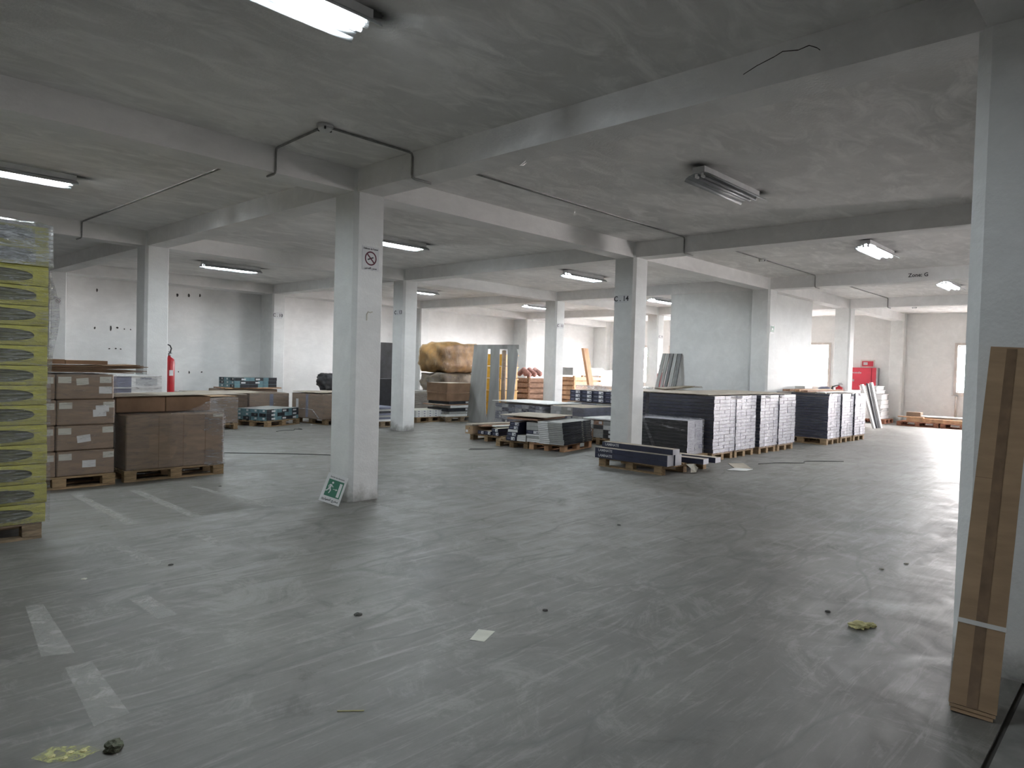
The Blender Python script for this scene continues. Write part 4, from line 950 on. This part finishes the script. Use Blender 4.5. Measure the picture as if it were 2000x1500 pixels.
for k,(x0,x1,y0,y1,z,lab,rz,mt) in enumerate([(2.3,4.0,9.9,10.9,.745,'flat cardboard lid on the back row of brown cartons','.0','kraft_lid'),(2.0,3.5,9.2,10.1,.76,'loose cardboard lid overlapping the shiny wrapped carton','.1','kraft_lid'),(4.6,5.8,8.5,9.5,.79,'folded cardboard lid on the grey brown carton','.12','kraft_lid'),(1.85,2.6,8.5,9.3,.725,'small brown cardboard lid on the shiny wrapped carton','.2','cardboard')]):
    o=MB().box(-(x1-x0)/2,-(y1-y0)/2,0,(x1-x0)/2,(y1-y0)/2,.012).build('cardboard_sheet',mt,None,False,((x0+x1)/2,(y0+y1)/2,z),float(rz)); tag(o,lab,'cardboard')
lumpy('black_bag','lumpy black bag on the cartons, at the front column left edge','bag',5.86,9.75,.80,.6,.5,.44,'bag_black',4,.25,.3)
# teal and black boxes
def teal_stack(x,y,z0,rz,layers,group,where,nx=3,ny=4,L=.40,W=.235,H=.088):
    rnd=random.Random(int(x*10)); rows=['bottom','middle','upper','topmost']
    for k in range(layers):
        for i_ in range(nx):
            for j in range(ny):
                lx=-(nx-1)*L/2+i_*L; ly=-(ny-1)*W/2+j*W
                px=x+lx*math.cos(rz)-ly*math.sin(rz); py=y+lx*math.sin(rz)+ly*math.cos(rz)
                a,b_=rnd.choice([(0,1),(1,0),(0,0),(1,1)])
                lab=f"teal and black box, {rows[k]} layer, {['left','centre','right'][i_]} column, {['front','second','third','rear'][j]} row, {where}"
                t=thing('teal_box',lab,'box',(px+rnd.uniform(-.006,.006),py+rnd.uniform(-.006,.006),z0+k*(H+.002)),rz,group)
                MB().box(-L/2+.004,-W/2+.003,0,L/2-.004,W/2-.003,H,[0,0,0,0,2,2]).build('box_body',['teal_carton','black_carton','grey_carton'],t)
                s=rnd.choice((-1,1))
                MB().box(-L/2+.0035 if s<0 else -.05,-W/2+.002,0.002,.06 if s<0 else L/2-.0035,-W/2+.0035,H-.002).build('black_panel','black_carton',t)
                if rnd.random()<.5: MB().box(-L/2+.003,-W/2+.02,.004,-L/2+.0035,W/2-.03,H-.004).build('black_end','black_carton',t)
                if rnd.random()<.55: MB().box(-.02,-W/2+.001,.02,.11,-W/2+.0021,.06).build('white_label','plate_white',t)
                if i_==0: MB().box(-L/2+.003,-.06,.03,-L/2+.0041,.0,.07).build('white_label','plate_white',t)
pallet(3.72,9.12,.40,'pallet under the lower teal and black boxes',1.2,.95)
teal_stack(3.70,9.13,PT,.40,3,'teal and black boxes on the low left pallet','low left pallet')
pallet_t=thing('wood_boards','loose wooden boards under the upper teal boxes','board',(4.35,11.55,.785)); MB().box(-.8,-.45,0,.8,-.2,.03).build('board','raw_timber',pallet_t); MB().box(-.8,.0,0,.8,.25,.03).build('board','old_board',pallet_t)
teal_stack(4.35,11.45,.817,.12,3,'teal and black boxes piled near the left wall','pile near the left wall',nx=3,ny=3,L=.43,W=.25)

# ------------------------------------------------------------------ far middle: crates, boards, planks
def crate(label,x,y,w_,d_,h,z=0,rz=0,mat='old_board'):
    t=thing('wooden_crate',label,'crate',(x,y,z),rz); 
    for s in (-1,1):
        for s2 in (-1,1): MB().box(s*w_/2-.04,s2*d_/2-.04,0,s*w_/2+.04,s2*d_/2+.04,h).build('post',mat,t)
    nb=int(h/.17)
    for k in range(nb):
        z0=k*h/nb+.01
        MB().box(-w_/2,-d_/2-.05,z0,w_/2,-d_/2-.03,z0+.13).build('slat',mat,t)
        MB().box(-w_/2-.06,-d_/2,z0,-w_/2-.04,d_/2,z0+.13).build('slat',mat,t)
    MB().box(-w_/2+.03,-d_/2+.03,0,w_/2-.03,d_/2-.03,h-.08).build('contents',mat,t)
    return t
crate('brown slatted crate right of the leaning grey panels',13.0,8.9,1.1,1.0,1.25)
for k in range(3): tag(MB().tube([(12.7+.28*k,8.6,1.30+.02*k),(12.75+.28*k,8.9,1.48),(12.85+.3*k,9.2,1.33)],.09,10).build('rolled_carpet','pink_cloth',None,True),f"{['left','middle','right'][k]} rolled pink brown carpet on the slatted crate",'carpet','rolled carpets on the crate')
crate('light brown crate with thick slats below the grey slab',17.3,10.1,1.7,.9,1.28,0,0,'raw_timber')
tag(MB().box(16.3,9.6,1.3,18.2,10.5,1.60).build('grey_slab','grey_carton'),'large grey foam slab lying on the light brown crate','slab')
a=Vector((15.45,7.9,.02)); b_=Vector((14.95,8.05,2.28)); 
mb=MB(); n_=(b_-a).normalized(); s_=Vector((1,.0,0))*.13; q_=Vector((0,1,0))*.05
mb.v=[tuple(a-s_-q_),tuple(a+s_-q_),tuple(a+s_+q_),tuple(a-s_+q_),tuple(b_-s_-q_),tuple(b_+s_-q_),tuple(b_+s_+q_),tuple(b_-s_+q_)]; mb.f=[(0,3,2,1),(4,5,6,7),(0,1,5,4),(1,2,6,5),(2,3,7,6),(3,0,4,7)]; mb.m=[0]*6
tag(mb.build('leaning_plank','raw_timber'),'thick light brown plank leaning left of the C . 14 column','plank')
lumpy('wrapped_bundle','white plastic wrapped bundle just left of the C . 14 column','wrapped load',19.2,10.6,.5,1.2,1.0,1.0,'white_plastic',6,.2,.5,0,'film_silver')
pallet(19.2,10.6,0,'pallet under the white plastic bundle',1.2,.8)
t=thing('brown_carton','brown carton under the white plastic bundle','carton',(19.2,10.6,PT)); link('carton_body',carton_mesh(1.1,.9,.35,'cardboard'),t)
t=thing('brown_carton','brown carton seen between the C . 14 column and the trims','carton',(14.6,6.9,0)); link('carton_body',carton_mesh(.5,.5,1.0,'raw_timber'),t)

# grey trims leaning on the shaft
for k in range(5):
    y0=2.62+.10*k-.35; mt=['grey_trim_dark','grey_trim','grey_trim_dark','grey_trim','grey_trim'][k]
    yb=2.08+.085*k; yt=2.05+.112*k
    a=Vector((10.45,yb-.02+.05*k,.0)); b_=Vector((11.0,yt,2.02-.0*k)); mb=MB(); s_=Vector((0,.042,0)); q_=Vector((.02,0,0))
    mb.v=[tuple(a-s_-q_),tuple(a-s_+q_),tuple(a+s_+q_),tuple(a+s_-q_),tuple(b_-s_-q_),tuple(b_-s_+q_),tuple(b_+s_+q_),tuple(b_+s_-q_)]; mb.f=[(0,3,2,1),(4,5,6,7),(0,1,5,4),(1,2,6,5),(2,3,7,6),(3,0,4,7)]; mb.m=[0]*6
    tag(mb.build('leaning_trim',mt),f"{['rightmost','fourth','middle','second','leftmost'][k]} of the five grey trims leaning on the shaft",'trim','grey trims leaning on the shaft')

# ------------------------------------------------------------------ far right corner
t=thing('fire_hose_cabinet','red fire hose cabinet on the far wall','cabinet',(WX-.005,1.10,1.08)); 
MB().box(-.22,-.45,0,0,.42,.80).build('cabinet_body','red_faded',t); MB().box(-.245,-.30,.015,-.222,.41,.785).build('door','red_paint' if False else 'red_faded',t)
hd=t.children[-1]; MB().box(-.26,.27,.30,-.245,.32,.38).build('handle','metal_grey',hd); put_text(t,'Incendie',.10,(-.248,.20,.62),(0,-1,0),(0,0,1),'ink_white')
MB().box(-.22,-.50,0,0,-.452,.80).build('side_gap','metal_grey',t)
t=thing('wall_notice','small framed red and white notice above the hose cabinet','sign',(WX,1.0,2.03)); MB().box(-.03,-.24,-.14,0,.24,.14).build('frame','frame_cream',t); MB().box(-.034,-.19,-.10,-.03,.19,.09).build('notice_sheet','red_faded',t); MB().box(-.037,.0,-.05,-.034,.14,.05).build('notice_print','plate_white',t)
# white profiles
for k,(xa,ya,xb,yb,zt_,mt,lab) in enumerate([(18.42,-.42,17.30,-.36,1.34,'white_plastic','left white plastic profile leaning at the end of the wrapped row'),(18.62,-.45,17.62,-.42,1.37,'dark_grey_board','dark inner profile between the two white leaning profiles'),(18.80,-.50,17.78,-.47,1.40,'white_plastic','right white plastic profile leaning at the end of the wrapped row')]):
    a=Vector((xa,ya,.0)); b_=Vector((xb,yb,zt_)); mb=MB(); s_=Vector((.075,0,0)); q_=Vector((0,.03,0))
    mb.v=[tuple(a-s_-q_),tuple(a+s_-q_),tuple(a+s_+q_),tuple(a-s_+q_),tuple(b_-s_-q_),tuple(b_+s_-q_),tuple(b_+s_+q_),tuple(b_-s_+q_)]; mb.f=[(0,3,2,1),(4,5,6,7),(0,1,5,4),(1,2,6,5),(2,3,7,6),(3,0,4,7)]; mb.m=[0]*6
    tag(mb.build('plastic_profile',mt),lab,'profile')
pallet(18.2,.35,0,'reddish pallet under the stack the white profiles lean on',1.2,.8,'pallet_wood_red')
t=thing('white_carton','tall white crate carrying the burlap roll','carton',(17.9,.35,PT)); link('carton_body',carton_mesh(1.0,.7,1.0,'white_carton'),t)
lumpy('burlap_roll','beige burlap roll on the white crate below the hose cabinet','roll',17.4,.25,PT+1.0,.9,.35,.18,'burlap',2,.12,.3)
pallet(21.35,.35,0,'reddish pallet under the white box pile beside the profiles',1.0,.8,'pallet_wood_red')
z=PT; hs=[.12,.14,.10,.13,.16,.20,.13,.14]
for k,h in enumerate(hs):
    t=thing('white_box',f"{['lowest','second','third','fourth','fifth','sixth','seventh','topmost'][k]} box of the white box pile under the far wall pilaster",'box',(21.35-.04*(k%2)-(.12 if k>5 else 0),.36+(.12 if k>5 else 0),z),.05*((k%3)-1),'white box pile beside the leaning profiles')
    link('box_body',carton_mesh(.8,.55-.02*(k%3),h-.008,'white_plastic',.012),t); MB().box(-.42,-.29,h-.03,.42,.29,h-.009).build('box_lid','white_plastic',t); z+=h
# long timber pallet
for k in range(2): pallet(21.1,-1.05-1.25*k,PI/2,['left pallet carrying the long timber at the far wall','right pallet carrying the long timber at the far wall'][k],1.2,.8,'pallet_wood_red')
for k,(y0,y1,x0,x1,z0,h,lab,mt) in enumerate([(-3.2,-.70,20.85,21.0,PT,.12,'front long timber beam on the far wall pallets','raw_timber'),(-3.2,-.9,21.1,21.3,PT,.15,'rear long timber beam on the far wall pallets','raw_timber'),(-1.2,-.45,20.80,20.95,PT+.13,.03,'short board lying across the long timber','raw_timber')]):
    tag(MB().box(x0,y0,z0,x1,y1,z0+h).build('timber_beam',mt),lab,'timber')
t=thing('small_carton','small brown carton on the long timber by the far wall','carton',(21.2,-.85,PT+.15)); link('carton_body',carton_mesh(.3,.42,.15,'cardboard_wrapped'),t)
lumpy('crumpled_film','crumpled white film lying on the long timber','plastic film',21.2,-1.7,PT+.15,.3,1.3,.05,'white_plastic',9,.3,.3)
t=thing('wall_pipe','upright pipe under the right window on the far wall','pipe',(WX-.05,-1.78,0)); MB().tube([(0,0,.30),(0,0,1.0)],.035,10).build('pipe','frame_cream',t,True); MB().box(-.05,-.06,1.0,.05,.06,1.03).build('flange','metal_grey',t)

# ------------------------------------------------------------------ leaning long carton at the right column
A0=Vector((-.855,-6.215,.012)); wv_=Vector((.022,-.19,0)); top=Vector((-.232,-6.225,1.775))
u=(top-A0).normalized(); L_=(top-A0).length; r=wv_.normalized(); r=(r-u*r.dot(u)).normalized(); W_=.192
def slab(mb,w0,w1,l0,l1,d0,d1,mi=0):
    nrm=r.cross(u); M=Matrix((r,u,nrm)).transposed().to_4x4(); mb.box(w0,l0,d0,w1,l1,d1,[mi]*6,M)
t=thing('long_carton','tall narrow brown carton leaning on the right column with white strap','carton',A0)
mb=MB(); slab(mb,0,W_,.035,L_,-.045,0); mb.build('carton_body','cardboard',t)
mb=MB(); slab(mb,.004,W_-.004,.018,.033,-.042,-.003); slab(mb,.01,W_-.012,.0,.017,-.044,-.008); mb.build('end_flap','cardboard',t)
mb=MB(); slab(mb,.072,.118,.037,L_-.01,.0,.0012); mb.build('packing_tape','tape_brown',t)
mb=MB(); slab(mb,-.003,W_+.003,.415,.437,-.048,.0035); o=mb.build('strap','strap_white',t)
mb=MB(); slab(mb,.0,W_*.55,1.15,1.152,.0,.001); mb.build('crease','cardboard_dark',t)
# plaster lip chipped along the right column corner
tag(MB().box(-.45,-6.60,0,-.22,-6.47,.16).build('wood_block','cardboard_dark'),'dark brown wooden block at the right picture edge by the column','block')

# ------------------------------------------------------------------ litter
def chip(name,lab,x,y,s,mat,seed,flat=.4,cat='litter',group=None):
    bm=bmesh.new(); bmesh.ops.create_icosphere(bm,subdivisions=3,radius=s)
    for v in bm.verts:
        d=1+.45*noise.noise(v.co*(2.2/s)+Vector((seed,0,0)))+.2*noise.noise(v.co*(6/s)); v.co*=d; v.co.z=max(v.co.z*flat,-s*flat*.5)
    me=bpy.data.meshes.new(name); bm.to_mesh(me); bm.free(); me.materials.append(MATS[mat]); o=link(name,me,None,(x,y,s*flat*.5)); return tag(o,lab,cat,group)
chip('rubble_stone','dark green grey stone on the floor at the bottom left','x' and -3.77,-3.87,.034,'rock',3,.8,'stone')
chip('foam_scrap','yellow foam scrap on the floor at lower right',.02,-5.55,.055,'foam_yellow',5,.45,'foam')
chip('foam_scrap','smaller yellow foam crumb stuck beside the lower right foam scrap',.10,-5.60,.03,'foam_yellow',9,.5,'foam')
MB().poly([(-4.02,-3.72,.003),(-3.94,-3.68,.003),(-3.84,-3.76,.003),(-3.80,-3.84,.003),(-3.9,-3.86,.003),(-3.98,-3.80,.003)]).build('yellow_dust','floor_dust_yellow',fl)
for k,(x,y) in enumerate([(-3.96,-3.76),(-3.90,-3.78),(-3.86,-3.80),(-3.93,-3.81)]): chip('foam_crumb',f"{['leftmost','second','rightmost','front'][k]} yellow crumb beside the dark stone",x,y,.013,'foam_yellow',k,.5,'foam','yellow crumbs beside the stone')
o=MB().prism([(-1.93,-4.02),(-1.89,-4.10),(-1.73,-4.03),(-1.78,-3.94)],.001,.002).build('paper_sheet','pale_paper'); tag(o,'pale square paper sheet lying on the open floor','paper')
for k,(x,y,lab) in enumerate([(-2.17,-3.25,'dark flake left of the paper sheet'),(.17,-5.31,'dark chip above the yellow foam scrap'),(-1.23,-4.0,'tiny dark chip right of the paper sheet'),(1.25,-2.88,'dark crumb on the open floor below the laminate pallet'),(-3.18,-1.36,'pale scrap on the left floor'),(1.95,-5.35,'white torn scrap near the right column'),(1.60,-5.25,'grey torn scrap near the right column'),(-.85,1.63,'dark crumb in front of the big brown carton'),(-2.6,-1.4,'dark crumb in front of the leaning exit sign')]):
    chip('floor_chip',lab,x,y,.018 if k else .026,'joint_dark' if 'dark' in lab else 'pale_paper',k+20,.3)
o=MB().tube([(-2.95,-4.22,.004),(-2.86,-4.30,.004)],.003,5).build('straw','foam_yellow'); tag(o,'thin pale stick on the floor at the bottom','stick')
def cable(pts,lab,r=.006):
    P_=[Vector((x,y,r)) for x,y in pts]; out=[]
    for i_ in range(len(P_)-1):
        p0=P_[max(i_-1,0)];p1=P_[i_];p2=P_[i_+1];p3=P_[min(i_+2,len(P_)-1)]
        for s in range(5):
            q=s/5; out.append(.5*((2*p1)+(p2-p0)*q+(2*p0-5*p1+4*p2-p3)*q*q+(3*p1-p0-3*p2+p3)*q**3))
    out.append(P_[-1]); tag(MB().tube(out,r,5).build('floor_cable','black_rubber',None,True),lab,'cable')
cable([(.56,4.60),(.95,4.25),(1.3,3.95),(1.57,3.67),(1.91,3.27)],'thin dark cable on the floor left of the front column')
cable([(3.03,7.43),(3.3,7.55),(3.5,7.50),(3.62,7.70),(3.75,7.58),(3.81,7.85)],'short curled dark cord in front of the teal boxes')
cable([(7.15,-1.75),(7.6,-1.9),(8.0,-2.2),(8.3,-2.15),(8.9,-2.6)],'dark strap lying on the floor before the wrapped row')
mb=MB(); mb.prism([(4.3,2.6),(4.6,2.45),(5.0,2.35),(4.8,2.55),(4.5,2.75)],.001,.003); tag(mb.build('floor_stain_sheet','joint_dark'),'dark rag lying flat on the floor below the C . 13 column','rag')

# cracks and chips
bm_=[o for o in bpy.data.objects if o.name.startswith('beam_')]
ck=MB(); C_=[(-4.73,3.63),(-4.83,3.665),(-4.94,3.69),(-5.0,3.71),(-5.1,3.69),(-5.17,3.70),(-5.22,3.67),(-5.24,3.65),(-5.24,3.61)]
for (a,za),(b_,zb) in zip(C_[:-1],C_[1:]): ck.poly([(-BW-.001,a,za-.003),(-BW-.001,b_,zb-.003),(-BW-.001,b_,zb+.004),(-BW-.001,a,za+.003)])
hb=[o for o in bm_ if abs(o.data.vertices[0].co.x+BW)<.01][0]
ck.build('plaster_crack','joint_dark',hb)
MB().poly([(.10,-2.50,SOF-.002),(.22,-2.36,SOF-.002),(.16,-2.46,SOF-.002),(.12,-2.40,SOF-.03)]).build('plaster_flake','white_plastic',hb)
c0=COLS[(0,0)]
MB().tube([(-.02,-SY-.002,2.07),(-.02,-SY-.004,2.14),(.0,-SY-.004,2.17),(.03,-SY-.004,2.165),(.055,-SY-.004,2.175)],.008,6).build('plaster_smear','pale_paper',c0)
